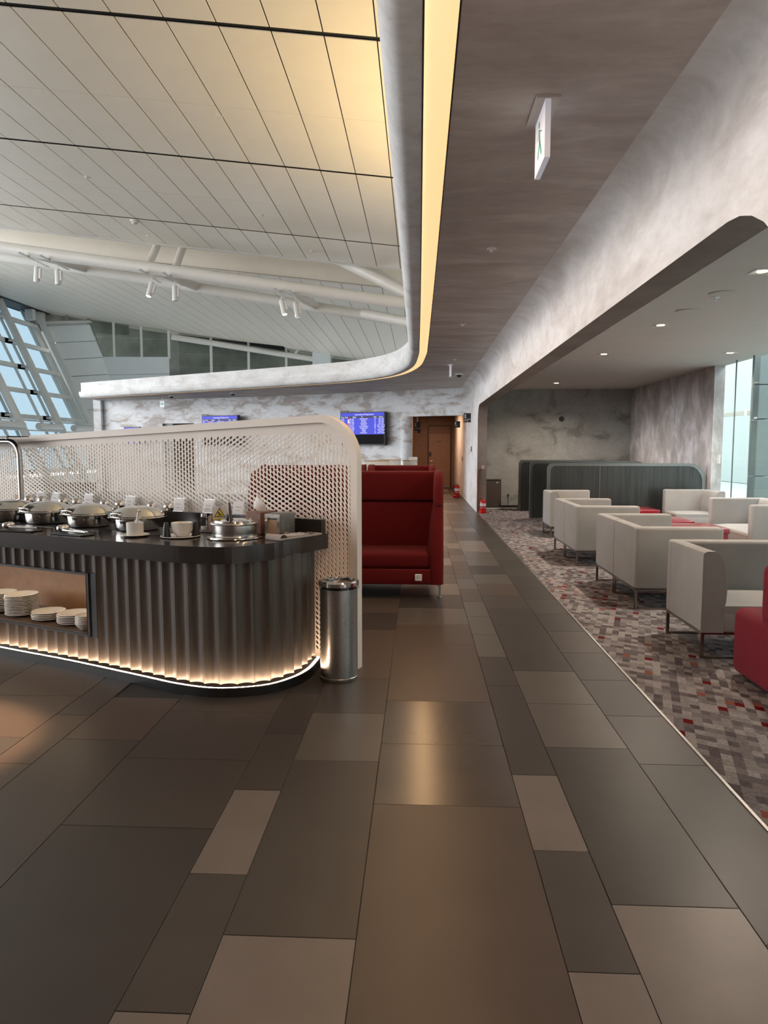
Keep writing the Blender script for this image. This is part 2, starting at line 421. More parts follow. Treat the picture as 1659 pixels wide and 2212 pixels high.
while x > -11:
    x0 = x - wid[k % 3]; k += 1
    y = 4.9 + random.random() * 0.5 - 0.118 * x * 3
    while y < 24:
        rest.box(x0 + 0.0015, x - 0.0015, y, y + 0.597, -0.012, 0.0); y += 0.6
    x = x0
o = rest.build('distant_tile', 'tile_charcoal', floor); o['kind'] = 'stuff'

# ---- carpet
o = MB().box(1.337, 5.10, -3, 17.6, -0.2, 0.004).build('floor', 'carpet_print')
tag(o, 'grey lounge carpet with a woven check of red flecks', 'carpet', kind='structure')
o = MB().box(1.327, 1.341, -3, 16.2, -0.05, 0.006).build('trim_1', 'brushed_steel')
tag(o, 'thin metal strip between stone tiles and carpet', 'trim', kind='structure')

# ---- right wall: portal beam with rounded corners, coved into the soffit
mb = MB()
XA, XB = 1.32, 1.53
Y0, Y1, ZT, R, RN = 2.62, 16.2, 2.42, 0.42, 0.60
arch = []
for i in range(9):
    a = PI - (PI / 2) * i / 8; arch.append((Y0 + RN + RN * math.cos(a), ZT - RN + RN * math.sin(a)))
for i in range(9):
    a = PI / 2 - (PI / 2) * i / 8; arch.append((Y1 - R + R * math.cos(a), ZT - R + R * math.sin(a)))
prof = [(Y0, 0.0)] + arch + [(Y1, 0.0)]
yl, yh, zt = -3.0, 27.2, 2.86
def wallface(X):
    rows_l = [(X, p[0], p[1]) for p in arch]; rows_u = [(X, p[0], zt) for p in arch]
    mb.loft([rows_l, rows_u])
    mb.add([(X, yl, 0), (X, Y0, 0), (X, Y0, arch[0][1]), (X, Y0, zt), (X, yl, zt)], [(0, 1, 2, 3, 4)])
    mb.add([(X, Y1, 0), (X, yh, 0), (X, yh, zt), (X, Y1, zt), (X, Y1, arch[-1][1])], [(0, 1, 2, 3, 4)])
wallface(XA); wallface(XB)
cove = [(1.32 - 0.2 * (1 - math.cos(a)), 2.86 + 0.2 * math.sin(a)) for a in [PI / 2 * i / 8 for i in range(9)]]
mb.loft([[(c[0], yl, c[1]) for c in cove], [(c[0], 19.6, c[1]) for c in cove]])
mb.box(1.33, 1.53, yl, 45, 2.86, 6.4)  # unseen upper part, added to block light from the right
tag(mb.build('wall_right', 'plaster_beam', smooth=40), 'white plaster beam with a wide rounded portal into the lounge', 'wall', kind='structure')

mb = MB(); mb.loft([[(XA + 0.001, p[0], p[1]) for p in prof], [(XB - 0.001, p[0], p[1]) for p in prof]])
tag(mb.build('trim_7', 'plaster_reveal', smooth=40), 'brown painted lining inside the rounded portal', 'trim', kind='structure')

# ---- soffit edge path (left edge of the light slot)
PATH = catmull([(0.01, -4, 0), (0.01, 2.7, 0), (0.01, 6.9, 0), (0.0, 11.0, 0), (-0.02, 12.6, 0), (-0.15, 14.4, 0), (-0.573, 15.95, 0), (-1.389, 17.1, 0), (-2.371, 17.83, 0),
     (-4.825, 19.23, 0), (-7.537, 20.72, 0), (-10.75, 22.55, 0)], 0.25)
NRM = normals2(PATH, 1)          # towards the open hall
WALLPTS = catmull([(1.32, 19.17, 0), (0.556, 19.5, 0), (-2.812, 21.13, 0), (-6.746, 22.68, 0), (-10.807, 23.81, 0)], 0.3)
def off(k, n, z): return (PATH[k].x + NRM[k].x * n, PATH[k].y + NRM[k].y * n, z)
ZS = 3.06
inner = [Vector(off(k, -0.135, ZS)) for k in range(len(PATH))]
outer = []
ncurve = [k for k in range(len(PATH)) if PATH[k].y > 13.0]
for k in range(len(PATH)):
    if PATH[k].y <= 13.0: outer.append(Vector((1.13, PATH[k].y, ZS)))
    else:
        u = (k - ncurve[0]) / (len(ncurve) - 1)
        if u < 0.35: outer.append(Vector((1.13, 13.0 + 6.25 * u / 0.35, ZS)))
        else:
            q = WALLPTS[min(len(WALLPTS) - 1, int((u - 0.35) / 0.65 * (len(WALLPTS) - 1)))]; outer.append(Vector((min(q.x, 1.13), q.y, ZS)))
mb = MB(); mb.loft([inner, outer]); mb.loft([[v_ + Vector((0, 0, 0.03)) for v_ in inner], inner])
up = Vector((0, 0, 0.4)); mb.loft([[v_ + up for v_ in inner], [v_ + up for v_ in outer]])
tag(mb.build('ceiling', 'plaster_shaded'), 'low plaster soffit over the walkway, coloured brown-grey for its shade', 'ceiling', kind='structure')
# slot light
mb = MB(); mb.loft([[off(k, -0.135, ZS + 0.012) for k in range(len(PATH))], [off(k, 0.0, ZS + 0.012) for k in range(len(PATH))]])
strip = thing('light_strip', 'long amber light strip set in the soffit edge', 'light')
mb.build('diffuser', 'led_amber', strip)
for nn_ in (-0.135, 0.0):
    MB().loft([[off(k, nn_ - 0.004, ZS - 0.001) for k in range(len(PATH))], [off(k, nn_ + 0.004, ZS - 0.001) for k in range(len(PATH))]]).build('edge_trim', 'black_plastic', strip)
# fascia: lip, bullnose and stepped band
sec = [(0.0, ZS + 0.03), (0.0, ZS), (0.085, ZS)] + [(0.085 + 0.10 * math.sin(a), ZS + 0.15 * (1 - math.cos(a))) for a in [PI / 2 * i / 8 for i in range(1, 9)]] \
      + [(0.185, 3.25), (0.105, 3.262), (0.105, 3.54), (-0.3, 3.54), (-0.3, 3.40)]
mb = MB(); mb.loft([[off(k, n_, z_) for k in range(len(PATH))] for (n_, z_) in sec])
e = len(PATH) - 1
tip = PATH[-1] + Vector((-NRM[-1].y, NRM[-1].x, 0)).normalized() * 0.0
mb.add([off(e, n_, z_) for (n_, z_) in sec] + [off(e, -1.6, ZS), off(e, -1.6, 3.54)], [tuple(range(len(sec)))])
tag(mb.build('trim_2', 'plaster_fascia', smooth=35), 'rounded plaster fascia sweeping round the soffit edge', 'trim', kind='structure')
# uplight on top of the fascia
mb = MB(); K = [k for k in range(len(PATH)) if 7.2 < PATH[k].y < 12.6]
mb.loft([[off(k, -0.28, 3.56) for k in K], [off(k, -0.16, 3.56) for k in K]])
tag(mb.build('cove_light', 'led_cove'), 'warm uplight lying on top of the plaster fascia', 'light')

# ---- angled back wall with doorway to the corridor
def seg_wall(mb, pts, z0, z1, th=0.2):
    n = normals2(pts, 1)
    if n[0].y > 0: n = [-q for q in n]
    f_ = [[(p.x, p.y, z0) for p in pts], [(p.x, p.y, z1) for p in pts]]
    bk = [[(p.x - q.x * th, p.y - q.y * th, z0) for p, q in zip(pts, n)], [(p.x - q.x * th, p.y - q.y * th, z1) for p, q in zip(pts, n)]]
    mb.loft(f_); mb.loft(bk); mb.loft([f_[0], bk[0]]); mb.loft([f_[1], bk[1]])
    for e_ in (0, -1): mb.add([f_[0][e_], f_[1][e_], bk[1][e_], bk[0][e_]], [(0, 1, 2, 3)])
def cutx(x0, x1):
    out = []
    for p, q in zip(WALLPTS, WALLPTS[1:]):
        for (X_) in (x0, x1):
            if min(p.x, q.x) < X_ <= max(p.x, q.x): out.append(p.lerp(q, (X_ - p.x) / (q.x - p.x)))
        if x0 < q.x < x1: out.append(q)
    out.sort(key=lambda v_: -v_.x)
    if x1 >= WALLPTS[0].x: out.insert(0, WALLPTS[0])
    return out
mb = MB()
seg_wall(mb, cutx(-0.36, 1.4), 2.34, 3.10)
seg_wall(mb, cutx(-7.30, -0.36), 0.0, 3.10)
seg_wall(mb, cutx(-8.45, -7.30), 2.27, 3.10)
seg_wall(mb, cutx(-10.80, -8.45), 0.0, 3.10)
mb.box(-10.95, -10.7, 23.6, 33, 0, 3.3)
tag(mb.build('wall_back', 'plaster_back', smooth=30), 'patchy white plaster wall carrying the departure screens', 'wall', kind='structure')
mb = MB().lathe([(0.17, 0), (0.17, 2.34)], 24, (-0.36, 20.08, 0))
tag(mb.build('trim_3', 'plaster_back', smooth=40), 'rounded plaster wall end beside the corridor doorway', 'trim', kind='structure')
mb = MB().box(-8.6, -7.1, 24.6, 24.7, 0, 3.0)
tag(mb.build('wall_passage', 'corridor_wood'), 'brown wall seen through the far passage opening', 'wall', kind='structure')

# ---- corridor beyond the doorway
mb = MB(); mb.box(-0.30, -0.22, 20.1, 27.2, 0, 2.7); mb.box(-0.4, 0.33, 27.0, 27.1, 0, 2.7); mb.box(1.22, 1.4, 27.0, 27.1, 0, 2.7); mb.box(0.33, 1.22, 27.0, 27.1, 2.32, 2.7)
tag(mb.build('wall_corridor', 'corridor_wood'), 'brown panelled walls at the end of the corridor', 'wall', kind='structure')
tag(MB().prism([(-0.4, 20.32), (1.4, 19.48), (1.4, 27.2), (-0.4, 27.2)], 2.66, 2.75).build('ceiling', 'paint_ceiling'), 'flat ceiling of the narrow brown corridor', 'ceiling', kind='structure')
d = thing('door_1', 'brown wooden door at the end of the corridor', 'door', (0.775, 26.98, 0), kind='structure')
MB().box(-0.40, 0.40, -0.02, 0.03, 0.005, 2.0).build('door_leaf', 'door_wood', d)
MB().box(-0.40, 0.40, 0.0, 0.04, 1.99, 2.30).build('transom_panel', 'corridor_wood', d)
MB().box(-0.445, -0.40, -0.03, 0.08, 0, 2.33).box(0.40, 0.445, -0.03, 0.08, 0, 2.33).box(-0.40, 0.40, -0.03, 0.08, 2.29, 2.33).build('door_frame', 'door_frame', d)
MB().rbox(-0.385, -0.31, -0.045, -0.02, 1.15, 1.32, 0.008, 2).build('card_lock', 'black_plastic', d)
MB().tube([(-0.34, -0.02, 0.98), (-0.34, -0.07, 0.98), (-0.24, -0.07, 0.98)], 0.011).build('door_handle', 'brass', d)
MB().box(-0.09, 0.08, -0.024, -0.02, 1.70, 1.72).build('name_plate', 'door_frame', d)

# ---- lounge shell
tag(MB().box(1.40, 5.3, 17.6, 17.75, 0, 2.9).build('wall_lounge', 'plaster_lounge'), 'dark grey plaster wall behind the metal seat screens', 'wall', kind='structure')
tag(MB().box(5.12, 5.3, 12.75, 17.7, 0, 2.9).build('wall_side', 'plaster_side'), 'streaked grey plaster side wall next to the glass', 'wall', kind='structure')
tag(MB().box(1.53, 5.3, -3, 17.7, 2.88, 3.0).build('ceiling', 'paint_ceiling'), 'flat pale grey lounge ceiling with square downlights', 'ceiling', kind='structure')
tag(MB().box(1.531, 5.12, 17.585, 17.602, 0, 0.06).build('baseboard_lounge', 'black_plastic'), 'low black skirting along the dark plaster wall', 'baseboard', kind='structure')
win = thing('window_2', 'frameless teal glass wall along the lounge', 'window', (5.14, 0, 0), kind='structure')
ys = [12.75, 11.95, 11.35, 10.35, 8.9, 7.4, 5.9, 4.4, 2.9, 1.4]
for a, b_ in zip(ys, ys[1:]):
    MB().box(-0.006, 0.006, b_ + 0.008, a - 0.008, 0.02, 2.88).build('pane', 'pane_teal', win)
for a in ys[1:-1]:
    MB().box(-0.008, 0.008, a - 0.008, a + 0.008, 0.02, 2.88).build('silicone_joint', 'outer_grey', win)
# outside the lounge glass
mb = MB().box(5.3, 18, -14, 50, -0.3, -0.02)
tag(mb.build('floor', 'outer_wall'), 'pale floor slab outside the lounge glass', 'floor', kind='structure')
tag(MB().box(13.6, 13.9, -14, 70, 0, 9).build('wall_outer', 'outer_wall'), 'pale wall beyond the lounge glass', 'wall', kind='structure')
col_ = thing('column', 'grey steel column just outside the lounge glass', 'column', (5.75, 12.35, 0))
for z0, z1 in ((0.0, 0.98), (0.99, 1.93), (1.94, 2.5), (2.51, 3.2)):
    MB().rbox(-0.12, 0.12, -0.14, 0.14, z0, z1, 0.01, 1).build('casing', 'outer_grey', col_)
MB().lathe([(0.03, 0), (0.03, 0.02)], 12).build('fixing_disc', 'plastic_white', col_, (-0.13, -0.1, 1.95))
beam = thing('handrail_beam', 'cream horizontal bar outside the lounge glass', 'beam', (8.35, 0, 2.36))
MB().box(-0.04, 0.04, 2, 25, -0.05, 0.05).build('bar', 'outer_cream', beam)
for yy in (12.6, 15.6, 18.6): MB().box(-0.05, 0.05, yy, yy + 0.12, -0.07, 0.07).build('joint_plate', 'frame_grey', beam)

# ---- hall roof
TILT = 0.115; TH = math.atan(TILT)
def zr(X): return 6.05 - TILT * X
roof = MB().add([(-24, -8, zr(-24) + 0.022), (3, -8, zr(3) + 0.022), (3, 19.05, zr(3) + 0.022), (-24, 19.05, zr(-24) + 0.022)], [(0, 1, 2, 3)])
roof.add([(-20.4, 21.4, zr(-20.4) + 0.022), (3, 21.4, zr(3) + 0.022), (3, 43, zr(3) + 0.022), (-20.4, 43, zr(-20.4) + 0.022)], [(0, 1, 2, 3)])
roof = tag(roof.build('ceiling', 'roof_dark'), 'tall sloping hall ceiling of cream metal panels', 'ceiling', kind='structure')
Wp = 0.615 / math.cos(TH)
def panel_mesh(L):
    hx, hy, e = Wp / 2 - 0.008, L / 2, 0.003
    return MB().add([(-hx, -hy, 0.010), (hx, -hy, 0.010), (hx, hy, 0.010), (-hx, hy, 0.010), (-hx, -hy, e), (hx, -hy, e), (hx, hy, e), (-hx, hy, e), (-hx + e, -hy + e, 0), (hx - e, -hy + e, 0), (hx - e, hy - e, 0), (-hx + e, hy - e, 0)],
        [(0, 1, 5, 4), (1, 2, 6, 5), (2, 3, 7, 6), (3, 0, 4, 7), (4, 5, 9, 8), (5, 6, 10, 9), (6, 7, 11, 10), (7, 4, 8, 11), (8, 9, 10, 11), (0, 1, 2, 3)]).mesh('ceiling_panel', 'roof_panel')
thick = [4.38 - 2.085 * 2 + 4.17 * j for j in range(5)]     # 0.21, 4.38, 8.55, 12.72, 16.89
pm = panel_mesh(2.085 - 0.05); pm_end = panel_mesh(2.085 - 0.03)
for r_ in range(9):
    y0 = 0.21 + 2.085 * r_; y1 = y0 + 2.085; yc = (y0 + y1) / 2 + (0.021 if r_ % 2 == 0 else -0.021)
    for c_ in range(-3, 28):
        xc = -0.5 - 0.615 * c_ - 0.3075
        if y1 < 6.4 or xc < -0.64 * y1 - 1.3: continue
        put('ceiling_panel', pm, roof, (xc, yc, zr(xc)), (0, TH, 0))
pm2 = panel_mesh(4.17 - 0.014)
for r_ in range(5):
    y0 = 21.5 + 4.17 * r_; yc = y0 + 2.085
    for c_ in range(-2, 38):
        xc = -0.5 - 0.615 * c_ - 0.3075
        if xc < -0.60 * (y0 + 4.17) - 0.5 or yc - 1.4 > 41.3 + 0.34 * xc or xc < -19.6: continue
        put('ceiling_panel', pm2, roof, (xc, yc, zr(xc)), (0, TH, 0))
# roof sheets outside the view close the hall with the same panels' colour
o = MB().add([(-24, -8, zr(-24) + 0.012), (3, -8, zr(3) + 0.012), (3, 6.3, zr(3) + 0.012), (-24, 6.3, zr(-24) + 0.012)], [(0, 1, 2, 3)]).build('panel_field', 'roof_panel', roof)
o['kind'] = 'stuff'
# recess over the truss
mb = MB()
mb.add([(-24, 21.45, zr(-24)), (3, 21.45, zr(3)), (3, 21.1, zr(3) + 1.6), (-24, 21.1, zr(-24) + 1.6)], [(0, 1, 2, 3)])
mb.add([(-24, 19.05, zr(-24) + 1.6), (3, 19.05, zr(3) + 1.6), (3, 21.2, zr(3) + 1.6), (-24, 21.2, zr(-24) + 1.6)], [(0, 1, 2, 3)])
mb.add([(-24, 19.08, zr(-24)), (3, 19.08, zr(3)), (3, 19.08, zr(3) + 1.6), (-24, 19.08, zr(-24) + 1.6)], [(0, 1, 2, 3)])
tag(mb.build('trim_4', 'roof_panel'), 'smooth cream recess in the hall ceiling above the truss pipes', 'trim', kind='structure')
tag(MB().box(-24, 3, 19.02, 19.10, 0, 0.05).build('trim_5', 'steel_white'), 'pale edge strip where the near ceiling panels stop', 'trim', kind='structure')
o = bpy.data.objects['trim_5']; o.rotation_euler = (0, TH, 0); o.location = (0, 0, 6.03)

# ---- truss pipes
tr = thing('roof_truss', 'white steel roof truss of two long pipes with struts', 'truss', (0, 0, 0))
def zu(X): return 5.08 - 0.145 * X
def zl(X): return 4.96 - 0.168 * X
def curve_pipe(f_, Y, sag): return [(X, Y, f_(X) + sag * math.sin(PI * (X + 13) / 15)) for X in [-13 + 0.5 * i for i in range(31)]]
MB().tube(curve_pipe(zu, 18.5, 0.0), 0.155, 16).build('pipe', 'steel_white', tr, smooth=40)
MB().tube(curve_pipe(zl, 20.5, 0.0), 0.145, 16).build('pipe', 'steel_white', tr, smooth=40)
def strut(a, b_, r=0.10): MB().tube([a, b_], r, 14).build('strut', 'steel_white', tr, smooth=40)
strut((-3.6, 20.4, 7.4), (0.2, 18.6, 5.15), 0.15); strut((-2.9, 19.6, 7.1), (0.6, 20.4, 5.3), 0.15)
strut((-7.0, 19.9, 7.6), (-7.05, 18.6, 6.15), 0.10); strut((-6.3, 19.9, 7.6), (-6.35, 18.6, 6.05), 0.10)
strut((-1.6, 20.4, 5.25), (0.8, 19.4, 4.6), 0.14)
for X in (-9.8, -6.6, -3.2):
    MB().tube([(X - 0.25, 18.55, zu(X - 0.25) - 0.02), (X + 0.25, 20.45, zl(X + 0.25) + 0.02)], 0.12, 14).build('cross_pipe', 'steel_white', tr, smooth=40)
for X in (-6.2, -2.2, -0.9):
    MB().lathe([(0.152, -0.01), (0.152, 0.01)], 16).build('weld_ring', 'steel_white', tr, (X, 20.5, zl(X)))
    tr.children[-1].rotation_euler = (0, PI / 2 + 0.166, 0)
def spot(X, label, lit, tilt):
    t = thing('spotlight', label, 'spotlight', (X, 18.9, zu(X) - 0.22), group='track spotlights under the roof truss')
    MB().box(-0.03, 0.03, -0.9, 0.6, 0.06, 0.085).build('track', 'steel_white', t)
    MB().tube([(0, 0, 0.08), (0, 0, -0.06)], 0.012).build('stem', 'plastic_white', t)
    bdy = MB().lathe([(0.066, -0.40), (0.075, -0.39), (0.075, -0.03), (0.06, 0.0)], 18).build('housing', 'plastic_white', t, (0, 0, -0.06), smooth=40)
    bdy.rotation_euler = (tilt[0], tilt[1], 0)
    MB().box(0.05, 0.11, -0.04, 0.04, -0.30, -0.05).build('driver_box', 'plastic_white', bdy)
    MB().lathe([(0.058, -0.402), (0.058, -0.398)], 18).build('lens', 'lamp_warm' if lit else 'chrome', bdy)
for X, l, lit, tl in ((-10.15, 'white track spotlight nearest the big windows', 0, (0.1, 0.15)), (-9.60, 'white track spotlight second from the big windows', 0, (0, 0.0)),
        (-7.05, 'lit white track spotlight on the middle truss bracket', 1, (-0.25, 0.2)), (-6.45, 'unlit white track spotlight on the middle truss bracket', 0, (0, 0)),
        (-3.62, 'lit white track spotlight nearest the curved fascia', 1, (-0.2, -0.25)), (-3.25, 'unlit white track spotlight nearest the curved fascia', 0, (0, -0.15))):
    spot(X, l, lit, tl)

# ---- left curtain wall, leaning outwards
def wx(z): return -15.6 - 0.456 * z
cw = thing('window_1', 'tall leaning curtain wall with white frames and sky behind', 'window', (0, 0, 0), kind='structure')
LY = [34.7, 31.5, 28.3, 25.1]
TZ = [0.5, 1.66, 2.82, 3.98, 5.12, 6.28, 7.46]
for y in LY:
    MB().tube([(wx(-0.2) + 0.55, y, -0.2), (wx(8.3) + 0.55, y, 8.3)], 0.16, 12).build('mullion_pipe', 'steel_white', cw, smooth=40)
    mb = MB(); 
    for s in (-0.42, 0.42):
        mb.tube([(wx(-0.2), y + s, -0.2), (wx(8.4), y + s, 8.4)], 0.07, 4)
    mb.build('mullion', 'frame_grey', cw)
for a, b_ in zip(LY, LY[1:]):
    for z in TZ:
        MB().box(-0.10, 0.10, b_ - 0.3, a + 0.3, -0.09, 0.09).build('transom', 'steel_white', cw, (wx(z), 0, z))
    for z0, z1 in zip(TZ, TZ[1:] + [8.5]):
        p = [(wx(z0) - 0.05, b_, z0), (wx(z0) - 0.05, a, z0), (wx(z1) - 0.05, a, z1), (wx(z1) - 0.05, b_, z1)]
        MB().add(p + [(q[0] - 0.02, q[1], q[2]) for q in p], [(0, 1, 2, 3), (4, 5, 6, 7)]).build('pane', 'pane_sky_tint', cw)
    for z in TZ:
        MB().box(0.0, 0.55, b_ - 0.05, b_ + 0.05, -0.05, 0.05).build('bracket', 'steel_white', cw, (wx(z), 0, z))
MB().add([(wx(-0.2), 34.6, -0.2), (wx(-0.2), 36.2, -0.2), (wx(8.6), 36.2, 8.6), (wx(8.6), 34.6, 8.6), (wx(-0.2) - 0.1, 34.6, -0.2), (wx(-0.2) - 0.1, 36.2, -0.2), (wx(8.6) - 0.1, 36.2, 8.6), (wx(8.6) - 0.1, 34.6, 8.6)],
    [(0, 1, 2, 3), (4, 5, 6, 7), (0, 3, 7, 4), (1, 2, 6, 5)]).build('end_panel', 'frame_grey', cw)
MB().tube([(wx(2.6) + 0.62, 20, 2.62), (wx(2.6) + 0.62, 35.0, 2.62)], 0.035, 8).build('handrail', 'steel_white', cw)
MB().tube([(wx(2.1) + 0.62, 20, 2.2), (wx(2.1) + 0.62, 35.0, 2.2)], 0.03, 8).build('handrail', 'steel_white', cw)
for y in (33.0, 30.0, 27.0):
    MB().tube([(wx(2.3) + 0.8, y - 0.9, 2.38), (wx(2.3) + 0.8, y + 0.9, 2.38)], 0.15, 12).build('blower_drum', 'plastic_white', cw, smooth=40)
MB().box(wx(8.3), wx(8.3) + 0.9, 20, 35.4, 8.12, 8.42).build('head_gutter', 'black_plastic', cw)
for y in (34.0, 34.9): MB().rbox(-0.2, 0.2, -0.16, 0.16, -0.35, 0.2, 0.06, 2).build('hinge_plate', 'steel_white', cw, (wx(7.9) + 0.5, y, 7.95))
tag(MB().box(-15.9, -15.3, -7, 36, -4, 0.3).build('wall_left', 'clad_white'), 'low sill wall under the leaning windows', 'wall', kind='structure')

# ---- unseen dark wall added behind the camera to cut the light from there
tag(MB().box(-16, 9, -4.2, -4.0, 0, 9).build('wall_light_block', 'corridor_wood'), 'unseen dark wall added behind the viewer to cut light', 'wall', kind='structure')

# ---- far end wall of the hall (slanted plan), cladding and clerestory
fw = thing('wall_far', 'far hall end wall with pale cladding and grey clerestory glass', 'wall', (0, 0, 0), kind='structure')
def FY(X): return 41.3 + 0.34 * X
def fquad(name, mat, c, th=0.06, dy=0.0):
    f_ = [(X, FY(X) + dy, z) for X, z in c]; bk = [(X, FY(X) + dy + th, z) for X, z in c]; n = len(c)
    return MB().add(f_ + bk, [tuple(range(n)), tuple(range(2 * n - 1, n - 1, -1))] + [(i, (i + 1) % n, n + (i + 1) % n, n + i) for i in range(n)]).build(name, mat, fw)
lz = [7.50, 6.69, 5.88, 5.05, 4.22, 3.39, 2.60, 1.7]
def lx(z): return -18.46 + (7.5 - z) * 0.342
def rx(z): return -16.59 + (7.6 - z) * 0.333
for a, b_ in zip(lz, lz[1:]):
    fquad('cladding_panel', 'clad_white', [(lx(a) + 0.02, a - 0.02), (rx(a) - 0.02, a + 0.16), (rx(b_) - 0.02, b_ + 0.19), (lx(b_) + 0.02, b_ + 0.02)])
fquad('cladding_panel', 'clad_grey', [(-16.05, 6.08), (-13.0, 6.19), (-13.0, 5.35), (-15.78, 5.2)], dy=-0.02)
fquad('cladding_panel', 'clad_grey', [(-15.77, 5.17), (-13.0, 5.32), (-13.0, 3.0), (-15.1, 3.0)], dy=-0.02)
fquad('backing_panel', 'frame_grey', [(-18.44, 7.6), (-16.55, 7.78), (-14.7, 1.7), (-16.45, 1.7)], 0.02, 0.09)
fquad('coping', 'steel_white', [(-18.7, 7.58), (-16.5, 7.74), (-16.5, 7.84), (-18.7, 7.68)], 0.3, -0.2)
for X in (-15.5, -14.25, -12.98):
    fquad('mullion', 'frame_grey', [(X - 0.05, 6.1), (X + 0.05, 6.1), (X + 0.05, zr(X) + 0.1), (X - 0.05, zr(X) + 0.1)], 0.1, -0.06)
for a, b_ in ((-16.5, -15.55), (-15.45, -14.3), (-14.2, -13.03)):
    lo = 6.1
    fquad('pane', 'pane_grey', [(a + (0.0 if a > -16 else 0.45), lo), (b_, lo), (b_, 7.07), (a + (0.0 if a > -16 else 0.12), 7.05)], 0.02)
    fquad('pane', 'pane_grey', [(a + (0.0 if a > -16 else 0.1), 7.08), (b_, 7.10), (b_, zr(b_) + 0.1), (a - (0.0 if a > -16 else 0.2), zr(a) + 0.1)], 0.02)
for X in (-17.6, -16.65):
    fquad('mullion', 'outer_cream', [(X - 0.05, 7.7), (X + 0.05, 7.7), (X + 0.05, 8.2), (X - 0.05, 8.2)], 0.1)
for X in (-11.05, -9.19, -7.27, -3.2, -1.3):
    fquad('mullion', 'frame_grey', [(X - 0.06, 3.0), (X + 0.06, 3.0), (X + 0.06, zr(X) + 0.1), (X - 0.06, zr(X) + 0.1)], 0.1, 0.25)
for a, b_ in ((-12.6, -11.12), (-11.0, -9.25), (-9.13, -7.33), (-7.2, -5.9), (-4.8, -3.26), (-3.14, -1.36), (-1.24, 1.2)):
    for z0, z1 in ((3.0, 5.05), (5.08, 5.74), (5.77, 6.42), (6.45, 8.2)):
        fquad('pane', 'pane_grey', [(a, z0), (b_, z0), (b_, min(z1, zr(b_) + 0.1)), (a, min(z1, zr(a) + 0.1))], 0.02, 0.3)
fquad('pillar', 'clad_grey', [(-5.85, 6.02), (-4.9, 6.02), (-4.9, zr(-4.9) + 0.1), (-5.85, zr(-5.85) + 0.1)], 0.5, -0.1)
fquad('pillar', 'clad_grey', [(-5.85, 3.0), (-4.9, 3.0), (-4.9, 6.0), (-5.85, 6.0)], 0.5, -0.1)
MB().tube([(-12.9, FY(-12.9) + 0.1, 7.24), (-5.8, FY(-5.8) + 0.1, 6.35)], 0.15, 14).build('pipe', 'steel_white', fw, smooth=40)
MB().tube([(-6.6, FY(-6.6) + 0.2, 6.9), (-6.9, FY(-6.9) + 0.15, 6.4)], 0.09, 10).build('strut', 'frame_grey', fw, smooth=40)
MB().add([(X, FY(X) + 1.6, z) for X, z in ((-17.5, 2), (4, 2), (4, 9), (-17.5, 9))], [(0, 1, 2, 3)]).build('backing_wall', 'dark_void', fw)
MB().add([(X, FY(X) + 0.5, z) for X, z in ((-19.1, 7.3), (-15, 7.3), (-15, 9), (-19.1, 9))], [(0, 1, 2, 3)]).build('backing_panel', 'dark_void', fw)
fquad('lower_wall', 'clad_grey', [(-17, 0), (4, 0), (4, 3.0), (-17, 3.0)], 0.1, 0.3)

# ================================================================== THINGS
# ---- perforated partition
PD = Vector((-0.905, 0.425, 0)).normalized(); PN = Vector((-PD.y, PD.x, 0))      # PN: away from / towards camera test below
if PN.y > 0: PN = -PN                                                             # towards the counter
P0 = Vector((-0.385, 4.585, 0))
LEN = 5.2
def ztop(s): 
    z = 1.672 - 0.038 * max(0, s - 0.25)
    r = 0.30
    if s < r: z = z - r + math.sqrt(max(0, r * r - (r - s) ** 2)) * 1.0
    return z
part = thing('perforated_screen', 'tall cream perforated metal screen behind the buffet counter', 'screen', tuple(P0))
def pp(s, n, z): return (PD.x * s + PN.x * n, PD.y * s + PN.y * n, z)
# frame: swept border
outl = []
for i in range(0, 25):
    a = PI / 2 * i / 24; s = 0.30 * (1 - math.cos(a)); outl.append((s, ztop(s)))
s = 0.4
while s < LEN: outl.append((s, ztop(s))); s += 0.2
outl = [(0.0, 0.0), (0.0, 0.5), (0.0, 1.0)] + outl
bw = 0.05
inl = []
for (s_, z_) in outl:
    if s_ >= 0.30: inl.append((s_, z_ - bw))
    else:
        dx, dz = s_ - 0.30, z_ - (ztop(0.30) - 0.30)
        if dz <= 0: inl.append((bw, z_))
        else:
            l = math.hypot(dx, dz); k = (0.30 - bw) / 0.30; inl.append((0.30 + dx * k, ztop(0.30) - 0.30 + dz * k))
mb = MB(); T = 0.03
A = [pp(s_, T, z_) for s_, z_ in outl]; B = [pp(s_, T, z_) for s_, z_ in inl]; C = [pp(s_, -T, z_) for s_, z_ in inl]; D = [pp(s_, -T, z_) for s_, z_ in outl]
mb.loft([A, B, C, D, A]); mb.build('border_frame', 'perforated_cream', part, smooth=30)
